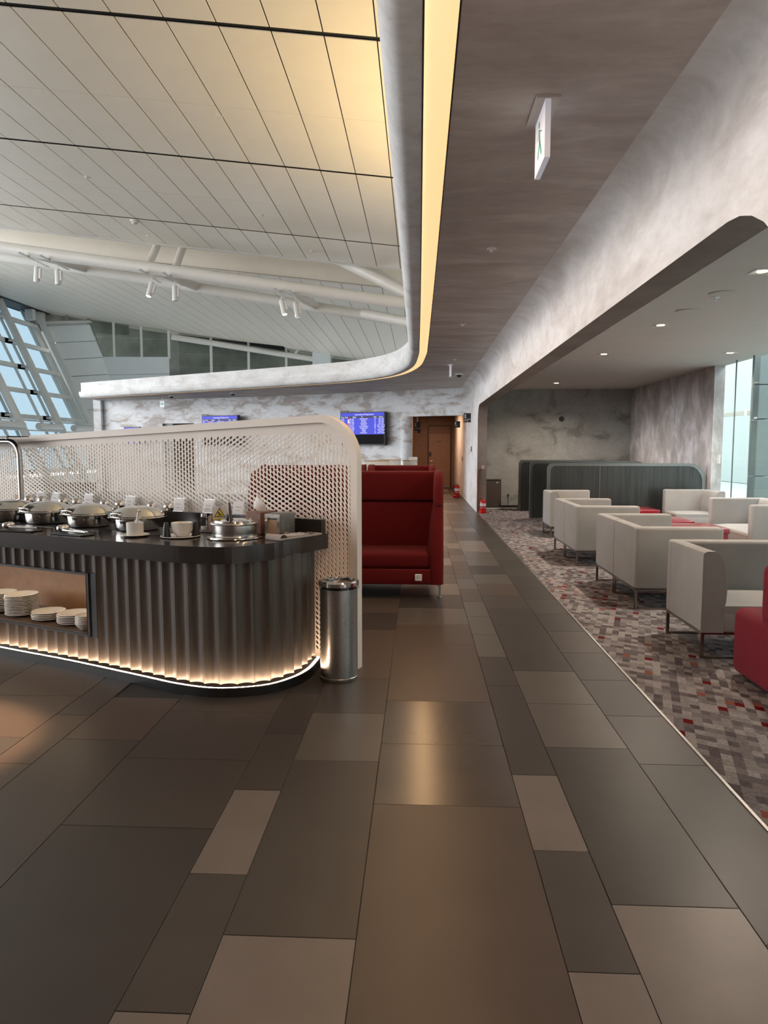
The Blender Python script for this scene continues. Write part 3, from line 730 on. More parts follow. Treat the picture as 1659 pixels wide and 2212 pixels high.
# perforated sheet, real holes
CW, CH = 0.0300, 0.0345
s0 = bw; zb = 0.03
ncol = int((LEN - s0) / CW)
def zin(s):
    t = s
    if t < 0.30:
        dx = 0.30 - t; k = 0.30 - bw
        return ztop(0.30) - 0.30 + math.sqrt(max(0.0, k * k - dx * dx)) if dx < k else ztop(0.30) - 0.30
    return ztop(t) - bw
HREF = 1.62
def mapz(s, v): return zb + v / HREF * (zin(s) - zb)
KS = [0, 0.25, 0.55, 0.9, 1.3, 1.8, 2.4, 2.9, 3.2, 3.5, 4.0, 6.0]
KL = [92, 62, 8, 32, 46, 48, 46, 40, 12, 78, 100, 90]
KU = [92, 76, 150, 168, 100, 84, 90, 66, 8, 84, 100, 90]
def interp(k, s):
    for i in range(len(KS) - 1):
        if KS[i] <= s <= KS[i + 1]:
            t = (s - KS[i]) / (KS[i + 1] - KS[i]); t = t * t * (3 - 2 * t); return k[i] + (k[i + 1] - k[i]) * t
    return k[-1]
def field(s, v):
    # hole tilt and size drift in waves across the sheet
    t = max(0.0, min(1.0, (v - 1.12 - 0.08 * math.sin(2.2 * s)) / 0.25))
    a = math.radians(interp(KL, s) * (1 - t) + interp(KU, s) * t)
    sz = 0.82 + 0.26 * math.sin(6.5 * v - 2.1 * s + 1.6 * math.sin(1.4 * s))
    if v < 1.02 and s > 0.55: sz *= max(0.35, 1 - (1.02 - v) * 4)
    return a, max(0.40, min(1.02, sz))
verts = []; faces = []
def sheet(thick):
    F = MB()
    for c in range(ncol):
        sa = s0 + c * CW; sb = sa + CW; stag = (c % 2) * CH / 2
        rows = int(HREF / CH)
        lowsolid = sa > 0.75
        v0 = 0.0
        edges = [0.0] + [stag + CH * (r + 1) for r in range(rows - 1)] + [HREF]
        if lowsolid:
            edges = [0.0] + [e_ for e_ in edges if e_ > 0.86]
        for r in range(len(edges) - 1):
            va, vb = edges[r], edges[r + 1]; sc, vc = (sa + sb) / 2, (va + vb) / 2
            O = [(sa, va), (sc, va), (sb, va), (sb, vc), (sb, vb), (sc, vb), (sa, vb), (sa, vc)]
            solid = (lowsolid and r == 0) or vb - va > CH * 1.3 or r == len(edges) - 2 or vb - va < CH * 0.8
            if solid:
                q = [O[0], O[2], O[4], O[6]]
                for n_ in (thick, -thick):
                    F.add([pp(s_, n_, mapz(s_, v_)) for s_, v_ in q], [(0, 1, 2, 3)])
                continue
            a, sz = field(sc, vc)
            L, Wd = 0.0150 * (0.6 + 0.4 * sz), 0.0092 * sz
            hole = []
            for (u_, w_) in ((-1, -0.45), (-0.55, -1), (0.55, -1), (1, -0.45), (1, 0.45), (0.55, 1), (-0.55, 1), (-1, 0.45)):
                x_, y_ = u_ * L, w_ * Wd
                xx, yy = x_ * math.cos(a) - y_ * math.sin(a), x_ * math.sin(a) + y_ * math.cos(a)
                hole.append((max(-0.0142, min(0.0142, xx)), max(-0.0165, min(0.0165, yy))))
            # rotate hole list so it lines up with the outer ring
            ang = [math.atan2(h[1], h[0]) for h in hole]; k0 = min(range(8), key=lambda i: abs(((ang[i] + 3 * PI / 4 + PI) % (2 * PI)) - PI))
            hole = [hole[(k0 + i) % 8] for i in range(8)]
            Hh = [(sc + h[0], vc + h[1]) for h in hole]
            vs = [pp(s_, thick, mapz(s_, v_)) for s_, v_ in O + Hh] + [pp(s_, -thick, mapz(s_, v_)) for s_, v_ in O + Hh]
            fs = []
            for i in range(8):
                j = (i + 1) % 8
                fs += [(i, j, 8 + j, 8 + i), (16 + j, 16 + i, 24 + i, 24 + j), (8 + i, 8 + j, 24 + j, 24 + i)]
            F.add(vs, fs)
    return F
F = sheet(0.003)
me = bpy.data.meshes.new('perforated_sheet'); me.from_pydata(F.v, [], F.f); me.materials.append(MATS['perforated_cream']); me.update()
put('perforated_sheet', me, part)

# ---- buffet counter
ctr = thing('buffet_counter', 'curved buffet counter with fluted bronze front and glowing base', 'counter', (0, 0, 0))
BASE = resample(catmull([(-4.7, 5.57, 0), (-4.2, 5.335, 0), (-2.95, 4.76, 0), (-2.315, 4.48, 0), (-1.72, 4.19, 0), (-1.42, 4.045, 0), (-1.16, 3.985, 0), (-0.90, 4.055, 0), (-0.755, 4.21, 0), (-0.685, 4.38, 0), (-0.66, 4.54, 0), (-0.65, 4.66, 0)], 0.03), 0.03)
BN = normals2(BASE, 1)
if BN[0].y > 0: BN = [-q for q in BN]
def boff(k, n, z): return (BASE[k].x + BN[k].x * n, BASE[k].y + BN[k].y * n, z)
KB = range(len(BASE))
mb = MB(); mb.loft([[boff(k, n_, z_) for k in KB] for n_, z_ in ((-0.02, 0.0), (0.0, 0.0), (0.0, 0.050), (-0.006, 0.055), (-0.012, 0.050), (-0.012, 0.040), (-0.14, 0.040))])
mb.build('plinth', 'black_plinth', ctr)
mb = MB(); mb.loft([[boff(k, n_, z_) for k in KB] for n_, z_ in ((-0.014, 0.041), (-0.014, 0.051), (-0.030, 0.051), (-0.030, 0.041))])
mb.build('led_strip', 'led_white', ctr)
# fluted cladding, each flute a panel of its own
CL = resample([Vector(boff(k, -0.045, 0)) for k in KB], 0.0985)
NX0, NX1, NZ0, NZ1 = -3.95, -2.13, 0.245, 0.632
def flute(a, b_, z0, z1):
    d_ = b_ - a; n_ = Vector((-d_.y, d_.x, 0)).normalized()
    if n_.y > 0: n_ = -n_
    rows = []
    for i in range(9):
        t = i / 8; q = a.lerp(b_, t) - n_ * (0.024 * math.sin(PI * t) ** 0.8)
        rows.append(((q.x, q.y, z0), (q.x, q.y, z1)))
    mb = MB(); mb.loft([[r[0] for r in rows], [r[1] for r in rows]]); mb.build('flute_panel', 'bronze_flute', ctr, smooth=60)
for a, b_ in zip(CL, CL[1:]):
    xm = (a.x + b_.x) / 2
    if xm < -4.3: continue
    if NX0 < xm < NX1 - 0.02:
        flute(a, b_, 0.062, NZ0 - 0.012); flute(a, b_, NZ1 + 0.012, 0.80)
    else: flute(a, b_, 0.062, 0.80)
# plate niche
fd = Vector((-0.905, 0.41, 0)).normalized(); fn = Vector((-fd.y, fd.x, 0)); fn = fn if fn.y > 0 else -fn      # fn: into the counter
c0 = Vector((-2.135, 4.452, 0))
def nq(s_, d_, z_): q = c0 + fd * s_ + fn * d_; return (q.x, q.y, z_)
NL = 1.9
def slab(name, mat, s0_, s1_, d0, d1, z0, z1):
    c = [nq(s0_, d0, 0), nq(s1_, d0, 0), nq(s1_, d1, 0), nq(s0_, d1, 0)]
    return MB().add([(p[0], p[1], z0) for p in c] + [(p[0], p[1], z1) for p in c], [(3, 2, 1, 0), (4, 5, 6, 7), (0, 1, 5, 4), (1, 2, 6, 5), (2, 3, 7, 6), (3, 0, 4, 7)]).build(name, mat, ctr)
slab('niche_shelf', 'wood_shelf', 0, NL, 0.0, 0.42, NZ0 - 0.012, NZ0)
slab('niche_back', 'wood_niche', 0, NL, 0.42, 0.44, NZ0, NZ1)
slab('niche_top', 'wood_niche', 0, NL, 0.0, 0.42, NZ1, NZ1 + 0.012)
slab('niche_side', 'wood_niche', -0.012, 0.0, 0.0, 0.42, NZ0, NZ1)
slab('niche_frame', 'black_plinth', -0.014, NL, -0.022, 0.0, NZ0 - 0.016, NZ0 - 0.002)
slab('niche_frame', 'black_plinth', -0.014, NL, -0.022, 0.0, NZ1 + 0.002, NZ1 + 0.016)
slab('niche_frame', 'black_plinth', -0.016, 0.0, -0.022, 0.0, NZ0 - 0.016, NZ1 + 0.016)
slab('niche_frame', 'black_plinth', -0.075, -0.014, -0.012, 0.0, NZ0 - 0.016, NZ1 + 0.016)
slab('niche_light', 'lamp_warm', 0.05, NL, 0.02, 0.045, NZ1 - 0.008, NZ1 - 0.002)
# worktop
TOP = resample(catmull([(-4.7, 5.46, 0), (-4.2, 5.225, 0), (-2.813, 4.615, 0), (-2.017, 4.265, 0), (-1.50, 4.045, 0), (-1.30, 3.985, 0), (-1.08, 3.975, 0), (-0.869, 4.15, 0), (-0.74, 4.40, 0), (-0.65, 4.57, 0), (-0.60, 4.655, 0)], 0.03), 0.04)
bk = [P0 + PD * s_ + PN * 0.035 for s_ in (0.24, 1.5, 3.0, LEN - 0.2)]
poly = [(p.x, p.y) for p in TOP] + [(p.x, p.y) for p in bk]
wt = tag(MB().prism(poly, 0.79, 0.89).build('worktop', 'counter_top'), 'glossy dark worktop with a rounded end on the buffet counter', 'worktop')
mb = MB()
def along(s_, n_, z_): q = P0 + PD * s_ + PN * n_; return (q.x, q.y, z_)
c = [along(0.24, 0.035, 0), along(LEN - 0.2, 0.035, 0), along(LEN - 0.2, 0.085, 0), along(0.24, 0.085, 0)]
mb.add([(p[0], p[1], 0.89) for p in c] + [(p[0], p[1], 0.985) for p in c], [(3, 2, 1, 0), (4, 5, 6, 7), (0, 1, 5, 4), (1, 2, 6, 5), (2, 3, 7, 6), (3, 0, 4, 7)])
mb.build('upstand', 'counter_top', wt)
for s_ in (1.35, 1.85, 2.32, 2.78):
    q = P0 + PD * s_ + PN * 0.47
    MB().box(-0.19, 0.19, -0.19, 0.19, 0.889, 0.8912).build('hob_plate', 'black_plinth', wt, (q.x, q.y, 0), math.atan2(PD.y, PD.x))
RZ = math.atan2(-PD.y, -PD.x)      # counter frame: local +X runs right along the counter, local -Y faces the guests

# ---- plates and bowls in the niche
plate_me = MB().lathe([(0.001, 0.006), (0.07, 0.006), (0.075, 0.009), (0.112, 0.019), (0.114, 0.0165), (0.075, 0.004), (0.062, 0.0), (0.001, 0.0)], 28, cap=False).mesh('plate', 'porcelain', 40)
bowl_me = MB().lathe([(0.001, 0.006), (0.03, 0.006), (0.058, 0.034), (0.065, 0.046), (0.068, 0.0445), (0.062, 0.030), (0.036, 0.0), (0.001, 0.0)], 24, cap=False).mesh('bowl', 'porcelain', 40)
def stack(s_, d_, n, me, dz, name, word, where, grp, z0=NZ0 + 0.001, sc=1.0):
    p = nq(s_, d_, 0)
    for k in range(n):
        o = put(name, me, None, (p[0] + random.uniform(-.003, .003), p[1] + random.uniform(-.003, .003), z0 + k * dz)); o.scale = (sc,) * 3
        lvl = 'topmost' if k == n - 1 else ('bottom' if k == 0 else ('%s from the top' % ['', 'second', 'third', 'fourth', 'fifth', 'sixth', 'seventh', 'eighth', 'ninth', 'tenth', 'eleventh', 'twelfth', 'thirteenth'][n - 1 - k]))
        tag(o, 'white %s, %s %s' % (word, lvl, where), word, grp)
stack(1.14, 0.16, 11, plate_me, 0.0125, 'plate', 'plate', 'in the leftmost niche stack', 'plates in the counter niche')
stack(0.89, 0.15, 14, plate_me, 0.0105, 'plate', 'plate', 'in the tallest full niche stack', 'plates in the counter niche')
stack(0.60, 0.15, 5, plate_me, 0.0105, 'plate', 'plate', 'in the low middle niche stack', 'plates in the counter niche')
stack(0.335, 0.15, 6, plate_me, 0.0115, 'plate', 'plate', 'in the stack beside the niche bowls', 'plates in the counter niche')
stack(0.135, 0.075, 5, bowl_me, 0.013, 'bowl', 'bowl', 'in the small stack at the right niche corner', 'bowls in the counter niche')

# ---- chafing pans
def chafing(s_, n_, label):
    q = P0 + PD * s_ + PN * n_
    t = thing('chafing_pan', label, 'chafing dish', (q.x, q.y, 0.892), RZ, 'round chafing pans on the buffet')
    MB().lathe([(0.115, 0.0), (0.14, 0.006), (0.150, 0.03), (0.152, 0.085), (0.150, 0.085), (0.12, 0.02)], 36, cap=False).build('pan', 'chrome', t, smooth=40)
    MB().lathe([(0.150, 0.082), (0.192, 0.086), (0.196, 0.091), (0.190, 0.096), (0.150, 0.092)], 36, cap=False).build('rim', 'chrome', t, smooth=40)
    lid = MB().lathe([(0.186, 0.097), (0.190, 0.103), (0.178, 0.112), (0.165, 0.124), (0.13, 0.147), (0.08, 0.160), (0.03, 0.165), (0.001, 0.1655)], 36, cap=False).build('lid', 'chrome', t, smooth=50)
    MB().tube([(-0.03, -0.175, 0.113), (-0.022, -0.20, 0.125), (0.022, -0.20, 0.125), (0.03, -0.175, 0.113)], 0.009, 8).build('lid_handle', 'chrome', lid, smooth=50)
    MB().rbox(-0.19, -0.13, -0.11, -0.07, 0.098, 0.125, 0.008, 2).build('side_handle', 'black_plastic', lid)
    for sx in (-0.06, 0.10):
        MB().lathe([(0.001, -0.04), (0.02, -0.037), (0.033, -0.02), (0.036, 0.0), (0.030, 0.022), (0.012, 0.034), (0.001, 0.036)], 20, cap=False).build('hinge_knob', 'chrome', t, (sx, 0.195, 0.145), smooth=60)
        MB().tube([(sx, 0.16, 0.10), (sx, 0.19, 0.125)], 0.014, 8).build('hinge_arm', 'black_plastic', t)
for s_, l in ((1.50, 'round chrome chafing pan behind the white ladle pot'), (1.985, 'round chrome chafing pan second from the right on the counter'), (2.45, 'round chrome chafing pan third from the right on the counter'), (2.86, 'round chrome chafing pan cut by the left picture edge')):
    chafing(s_, 0.47, l)

def ctop(X, Y, name, label, cat, group=None, rz=RZ): return thing(name, label, cat, (X, Y, 0.8905), rz, group)
# tongs on plates
for (X, Y, l, d_) in ((-2.72, 4.68, 'steel serving tongs on a dark tray at the far left of the counter', 0.2), (-2.26, 4.50, 'copper-toned serving tongs on a dark tray between two pans', 0.0)):
    tr_ = tag(MB().rbox(-0.15, 0.15, -0.055, 0.055, 0.0, 0.010, 0.004, 1).build('tray', 'black_plinth', None, (X, Y, 0.8905), RZ + d_), ('small dark tray holding steel tongs' if d_ else 'small dark tray holding copper-toned tongs'), 'tray')
    t = thing('serving_tongs', l, 'tongs', (X, Y, 0.902), RZ + d_)
    for sgn in (-1, 1):
        MB().tube([(0.14, 0.012 * sgn, 0.012), (0.0, 0.02 * sgn, 0.016), (-0.06, 0.022 * sgn, 0.018)], [0.006, 0.008, 0.008], 6).build('arm', 'chrome', t, smooth=60)
        o = MB().lathe([(0.001, -0.01), (0.022, -0.004), (0.030, 0.012), (0.026, 0.028), (0.012, 0.036), (0.001, 0.037)], 16, cap=False).build('scoop', 'chrome', t, (-0.085, 0.014 * sgn, 0.012), smooth=60)
# white ladle pot on saucer
t = tag(MB().lathe([(0.001, 0.004), (0.05, 0.004), (0.088, 0.014), (0.090, 0.011), (0.055, 0.0), (0.001, 0.0)], 28, cap=False).build('saucer', 'porcelain', None, (-1.815, 4.44, 0.8905), smooth=40), 'white saucer under the white ladle pot', 'saucer')
t = ctop(-1.815, 4.44, 'ladle_pot', 'white ceramic pot with a spoon handle, on a saucer', 'pot'); t.location.z = 0.895
MB().lathe([(0.05, 0.0), (0.053, 0.004), (0.054, 0.085), (0.049, 0.085), (0.046, 0.01), (0.001, 0.01)], 28, cap=False).build('body', 'porcelain', t, smooth=40)
sp = thing('ladle', 'white ladle standing in the white pot', 'ladle', (-1.815, 4.44, 0.906), RZ)
MB().tube([(-0.01, 0, 0.0), (0.022, 0, 0.09), (0.045, 0, 0.155)], [0.007, 0.008, 0.011], 8).build('handle', 'porcelain', sp, smooth=50)
MB().lathe([(0.008, 0.0), (0.008, 0.003)], 10).build('hole_rim', 'black_plastic', sp, (0.040, -0.012, 0.142))
# bowl stack plate with pourers
tag(MB().lathe([(0.001, 0.003), (0.09, 0.003), (0.122, 0.010), (0.124, 0.007), (0.09, 0.0), (0.001, 0.0)], 32, cap=False).build('serving_plate', 'porcelain', None, (-1.515, 4.42, 0.8905), smooth=40), 'flat white plate under the bowl stack on the counter', 'plate')
for k in range(6):
    o = put('bowl', bowl_me, None, (-1.505, 4.425, 0.8945 + 0.0085 * k))
    tag(o, 'small white bowl on the worktop, %s of the stack' % ['bottom', 'fifth from top', 'fourth from top', 'third from top', 'second from top', 'topmost'][k], 'bowl', 'soup bowls stacked on the worktop')
for (X, Y, l) in ((-1.59, 4.38, 'black cone-shaped sauce bottle left of the bowl stack'), (-1.425, 4.455, 'black cone-shaped sauce bottle right of the bowl stack')):
    t = thing('sauce_bottle', l, 'bottle', (X, Y, 0.8945))
    MB().lathe([(0.027, 0.0), (0.027, 0.004), (0.013, 0.088), (0.010, 0.092)], 18).build('body', 'black_plastic', t, smooth=40)
    MB().lathe([(0.0285, 0.0), (0.0285, 0.006)], 18).build('base_ring', 'sign_black', t)
# condiment tray with glass jar and wooden pot
q = ctop(-1.405, 4.69, 'tray', 'narrow dark tray under the glass shaker jar', 'tray'); MB().rbox(-0.10, 0.10, -0.05, 0.05, 0, 0.010, 0.004, 1).build('base', 'wood_shelf', q)
MB().rbox(-0.10, 0.10, -0.05, -0.044, 0.008, 0.018, 0.002, 1).build('lip', 'wood_shelf', q)
t = thing('shaker_jar', 'clear glass shaker jar with white salt beside the caution sign', 'jar', (-1.445, 4.695, 0.901), RZ)
MB().lathe([(0.022, 0.0), (0.024, 0.004), (0.024, 0.085), (0.018, 0.092)], 20).build('glass', 'acrylic', t, smooth=40)
MB().lathe([(0.0215, 0.003), (0.0215, 0.028)], 18).build('salt', 'porcelain', t)
MB().lathe([(0.019, 0.092), (0.021, 0.094), (0.020, 0.112), (0.012, 0.117)], 20).build('cap', 'brushed_steel', t, smooth=40)
t = thing('pepper_mill', 'brown wooden pepper pot behind the glass shaker', 'pepper mill', (-1.385, 4.68, 0.901), RZ)
MB().rbox(-0.018, 0.018, -0.02, 0.02, 0, 0.10, 0.004, 2).build('body', 'wood_box', t); MB().lathe([(0.014, 0.10), (0.012, 0.108)], 14).build('cap', 'wood_box', t)
# soup warmer
t = ctop(-1.16, 4.40, 'soup_pot', 'low round steel soup warmer with a notched lid', 'soup pot')
MB().lathe([(0.165, 0.0), (0.172, 0.004), (0.170, 0.010), (0.150, 0.014), (0.145, 0.022), (0.135, 0.024)], 40).build('base_ring', 'chrome', t, smooth=40)
MB().lathe([(0.135, 0.024), (0.137, 0.03), (0.137, 0.085), (0.150, 0.092), (0.148, 0.096), (0.132, 0.095)], 40, cap=False).build('body', 'brushed_steel', t, smooth=40)
lid = MB().lathe([(0.146, 0.096), (0.128, 0.10), (0.124, 0.112), (0.05, 0.118), (0.001, 0.119)], 36, cap=False).build('lid', 'chrome', t, smooth=40)
MB().lathe([(0.02, 0.118), (0.026, 0.124), (0.026, 0.138), (0.015, 0.142)], 18).build('knob', 'black_plastic', lid, (-0.04, 0, 0), smooth=40)
for k in range(3): MB().rbox(-0.02, 0.02, -0.003, 0.003, 0.100, 0.122, 0.002, 1).build('notch_clip', 'paper_white', lid, (0.10 * math.cos(k * 1.1 - 1.6), 0.10 * math.sin(k * 1.1 - 1.6), 0), k * 1.1)
sp = thing('ladle', 'dark brown ladle handle standing in the soup warmer', 'ladle', (-1.175, 4.37, 1.0), RZ)
MB().tube([(0.0, 0, 0.0), (-0.004, 0, 0.06), (-0.01, 0, 0.115)], [0.010, 0.011, 0.007], 8).build('handle', 'wood_shelf', sp, smooth=50)
MB().tube([(0.0, 0, -0.045), (0.0, 0, 0.01)], 0.005, 6).build('stem', 'chrome', sp)
# hot caution sign
t = ctop(-1.31, 4.60, 'caution_sign', 'white acrylic caution sign with a yellow warning triangle', 'sign', rz=0.22)
MB().box(-0.045, 0.045, 0.003, 0.006, 0.0, 0.178).build('board', 'paper_white', t)
MB().box(-0.045, 0.045, -0.02, 0.05, 0.0, 0.003).build('foot', 'acrylic', t)
def tri(c, r, y, mat, nm):
    A_ = (PI / 2, PI / 2 + 2.094, PI / 2 + 4.189)
    MB().add([(c[0] + r * math.cos(a), y, c[1] + r * math.sin(a)) for a in A_] + [(c[0] + r * math.cos(a), y + 0.001, c[1] + r * math.sin(a)) for a in A_], [(0, 1, 2), (3, 4, 5)]).build(nm, mat, t)
tri((0, 0.130), 0.043, 0.0015, 'print_dark', 'triangle_border'); tri((0, 0.130), 0.034, 0.0003, 'print_yellow', 'triangle')
mb = MB(); mb.box(-0.016, 0.016, -0.0014, -0.0008, 0.1155, 0.1195)
mb.add([(-0.013, -0.001, 0.143), (-0.008, -0.001, 0.146), (0.004, -0.001, 0.131), (0.014, -0.001, 0.128), (0.012, -0.001, 0.123), (-0.003, -0.001, 0.124)], [(0, 1, 2, 3, 4, 5)]); mb.build('hand_symbol', 'print_dark', t)
MB().box(-0.045, 0.045, 0.001, 0.003, 0.066, 0.100).build('text_band', 'print_yellow', t)
text('lettering', '\ub728\uac70\uc6c0\uc8fc\uc758', 0.019, 'print_dark', t, (0, 0.0002, 0.083))
# tissue box
t = ctop(-1.05, 4.675, 'tissue_box', 'brown wooden tissue box with a tissue pulled up', 'tissue box')
MB().rbox(-0.062, 0.062, -0.085, 0.085, 0, 0.145, 0.003, 1).build('box', 'wood_box', t)
MB().box(-0.012, 0.012, -0.06, 0.06, 0.1445, 0.1456).build('slot', 'black_plastic', t)
rows = []
for j in range(8):
    z = 0.14 + 0.115 * j / 7; row = []
    for i in range(14):
        a = 2 * PI * i / 14; r = (0.018 + 0.018 * math.sin(j * 0.55 + 0.3)) * (1 + 0.35 * math.sin(3 * a + j * 0.8))
        row.append((r * math.cos(a) - 0.004 * j, 0.8 * r * math.sin(a), z + 0.012 * math.sin(2 * a + j)))
    rows.append(row)
MB().loft(rows, True).build('tissue', 'paper_white', t, smooth=50)
# napkin dispenser
t = ctop(-0.90, 4.55, 'napkin_dispenser', 'grey metal napkin dispenser with tan napkins in its window', 'napkin dispenser', rz=RZ + 0.08)
MB().rbox(-0.058, 0.058, -0.085, 0.10, 0, 0.147, 0.012, 3).build('case', 'dispenser_grey', t, smooth=40)
mb = MB()
for b_ in ((-0.055, -0.035, 0.0, 0.143), (0.035, 0.055, 0.0, 0.143), (-0.035, 0.035, 0.118, 0.143), (-0.035, 0.035, 0.0, 0.018)): mb.box(b_[0], b_[1], -0.094, -0.086, b_[2], b_[3])
mb.build('front_plate', 'brushed_steel', t)
for k in range(6): MB().box(-0.034, 0.034, -0.0935 + 0.002 * k, -0.0925 + 0.002 * k, 0.02 + 0.012 * k, 0.06 + 0.0115 * k).build('napkin', 'napkin_tan', t)
MB().lathe([(0.006, 0), (0.006, 0.004)], 12).build('lock', 'chrome', t, (0.059, 0.0, 0.06)); t.children[-1].rotation_euler = (0, PI / 2, 0)
# cutlery on cloth
cl = tag(MB().rbox(-0.20, 0.20, -0.062, 0.062, 0.0, 0.012, 0.005, 2).build('folded_cloth', 'cloth_grey', None, (-0.785, 4.44, 0.8905), math.radians(58), smooth=50), 'folded grey cloth under the cutlery at the counter end', 'cloth')
rows = []
for i in range(12):
    a = PI * i / 11; rows.append([(-0.20 + 0.0, -0.085 + 0.17 * j / 6, 0.012 + 0.022 * math.sin(a) * (1 - 0.1 * j)) if False else (-0.17 - 0.03 * math.cos(a), -0.064 + 0.128 * j / 6, 0.010 + 0.026 * math.sin(a)) for j in range(7)])
MB().loft(rows).build('rolled_edge', 'cloth_grey', cl, smooth=60)
for k in range(7):
    y = -0.050 + 0.0165 * k; kind = ('spoon', 'fork')[k % 2]
    t = thing(kind, 'steel %s on the grey cloth, %s from the front edge' % (kind, ['first', 'second', 'third', 'fourth', 'fifth', 'sixth', 'seventh'][k]), kind, (-0.785 - math.sin(math.radians(58)) * y, 4.44 + math.cos(math.radians(58)) * y, 0.904), math.radians(58), 'cutlery laid on the grey cloth')
    MB().tube([(-0.13, 0, 0.004), (0.03, 0, 0.005), (0.09, 0, 0.003)], [0.0045, 0.003, 0.0025], 6).build('handle', 'chrome', t)
    if kind == 'spoon': o = MB().lathe([(0.001, 0.0), (0.010, 0.002), (0.013, 0.005), (0.010, 0.006)], 12, cap=False).build('bowl', 'chrome', t, (0.105, 0, 0), smooth=60); o.scale = (1.6, 1, 1)
    else:
        for m_ in (-0.006, 0.0, 0.006): MB().box(0.088, 0.13, m_ - 0.0015, m_ + 0.0015, 0.002, 0.004).build('tine', 'chrome', t)
# menu cards along the upstand
cards = [(0.955, 'beside the wooden tissue box'), (1.23, 'behind the caution sign'), (1.52, 'left of the glass shaker jar'), (2.03, 'behind the pan next to the white ladle pot'), (2.50, 'behind the gap left of the second pan'), (2.90, 'behind the third pan'), (3.08, 'just right of the grey guard post')]
for s_, wh in cards:
    q = P0 + PD * s_ + PN * 0.062
    t = thing('menu_card', 'small white menu card %s' % wh, 'menu card', (q.x, q.y, 0.9855), RZ + random.uniform(-.08, .08), 'acrylic menu cards along the counter upstand')
    MB().add([(-0.052, 0.0, 0), (0.052, 0.0, 0), (0.052, 0.026, 0.100), (-0.052, 0.026, 0.100), (-0.052, -0.003, 0), (0.052, -0.003, 0), (0.052, 0.023, 0.100), (-0.052, 0.023, 0.100)], [(0, 1, 2, 3), (4, 5, 6, 7), (0, 1, 5, 4), (2, 3, 7, 6), (1, 2, 6, 5), (0, 3, 7, 4)]).build('holder', 'acrylic', t)
    MB().add([(-0.044, -0.0028, 0.006), (0.044, -0.0028, 0.006), (0.044, 0.0185, 0.093), (-0.044, 0.0185, 0.093)], [(0, 1, 2, 3)]).build('card', 'paper_white', t)
    for j, (w_, z_) in enumerate(((0.016, 0.066), (0.024, 0.052), (0.014, 0.028))):
        MB().add([(-w_, -0.0035 + 0.258 * z_ - 0.0015, z_), (w_, -0.0035 + 0.258 * z_ - 0.0015, z_), (w_, -0.0035 + 0.258 * (z_ + 0.0025) - 0.0015, z_ + 0.0025), (-w_, -0.0035 + 0.258 * (z_ + 0.0025) - 0.0015, z_ + 0.0025)], [(0, 1, 2, 3)]).build('print_line', 'print_dark', t)
q = P0 + PD * 3.34 + PN * 0.062
t = thing('menu_card', 'tan and white double card left of the grey guard post', 'menu card', (q.x, q.y, 0.9855), RZ, 'acrylic menu cards along the counter upstand')
MB().box(-0.07, 0.0, 0, 0.004, 0, 0.07).build('tan_half', 'napkin_tan', t); MB().box(0.0, 0.08, 0, 0.004, 0, 0.085).build('card', 'paper_white', t)
# guard post
t = thing('guard_post', 'bent grey steel post with a black shelf end at the counter', 'post', (0, 0, 0))
g = lambda s_, z_: along(s_, 0.16, z_)
pts = [g(3.18, 0.89), g(3.18, 1.38)] + [g(3.18 + 0.13 * (1 - math.cos(a)), 1.38 + 0.13 * math.sin(a)) for a in [PI / 2 * i / 8 for i in range(1, 9)]] + [g(4.4, 1.51)]
MB().tube(pts, 0.022, 12).build('tube', 'brushed_steel', t, smooth=50)
mb = MB(); c = [along(3.13, 0.10, 0), along(4.5, 0.10, 0), along(4.5, 0.30, 0), along(3.13, 0.30, 0)]
mb.add([(p[0], p[1], 1.545) for p in c] + [(p[0], p[1], 1.553) for p in c], [(3, 2, 1, 0), (4, 5, 6, 7), (0, 1, 5, 4), (1, 2, 6, 5), (2, 3, 7, 6), (3, 0, 4, 7)]); mb.build('shelf_glass', 'black_plastic', t)
MB().lathe([(0.012, 1.52), (0.012, 1.56)], 10).build('clamp', 'brushed_steel', t, g(3.33, 0))

# ---- waste bin
t = thing('waste_bin', 'tall cylindrical brushed steel bin at the counter end', 'bin', (-0.500, 4.385, 0))
MB().lathe([(0.118, 0.0), (0.120, 0.004), (0.120, 0.022), (0.118, 0.024), (0.118, 0.58), (0.110, 0.58)], 40, cap=False).build('body', 'brushed_steel', t, smooth=40)
rows = []
for j in range(4):
    rows.append([((0.1235 + 0.006 * math.sin(5 * a + j) * (j < 2)) * math.cos(a), (0.1235 + 0.006 * math.sin(5 * a + j) * (j < 2)) * math.sin(a), (0.560 + 0.016 * math.sin(4 * a + 1) if j == 0 else 0.575 + 0.008 * j)) for a in [2 * PI * i / 40 for i in range(40)]])
MB().loft(rows, True).build('bag_liner', 'acrylic', t, smooth=60)
MB().lathe([(0.121, 0.597), (0.127, 0.60), (0.127, 0.622), (0.118, 0.630), (0.100, 0.630), (0.098, 0.615)], 40, cap=False).build('rim', 'chrome', t, smooth=40)
MB().lathe([(0.001, 0.612), (0.099, 0.612)], 32, cap=False).build('lid', 'brushed_steel', t)
MB().box(-0.004, 0.004, -0.095, 0.095, 0.612, 0.628).build('lid_bar', 'chrome', t)
MB().box(0.02, 0.028, 0.0, 0.06, 0.612, 0.640).build('lid_handle', 'chrome', t)

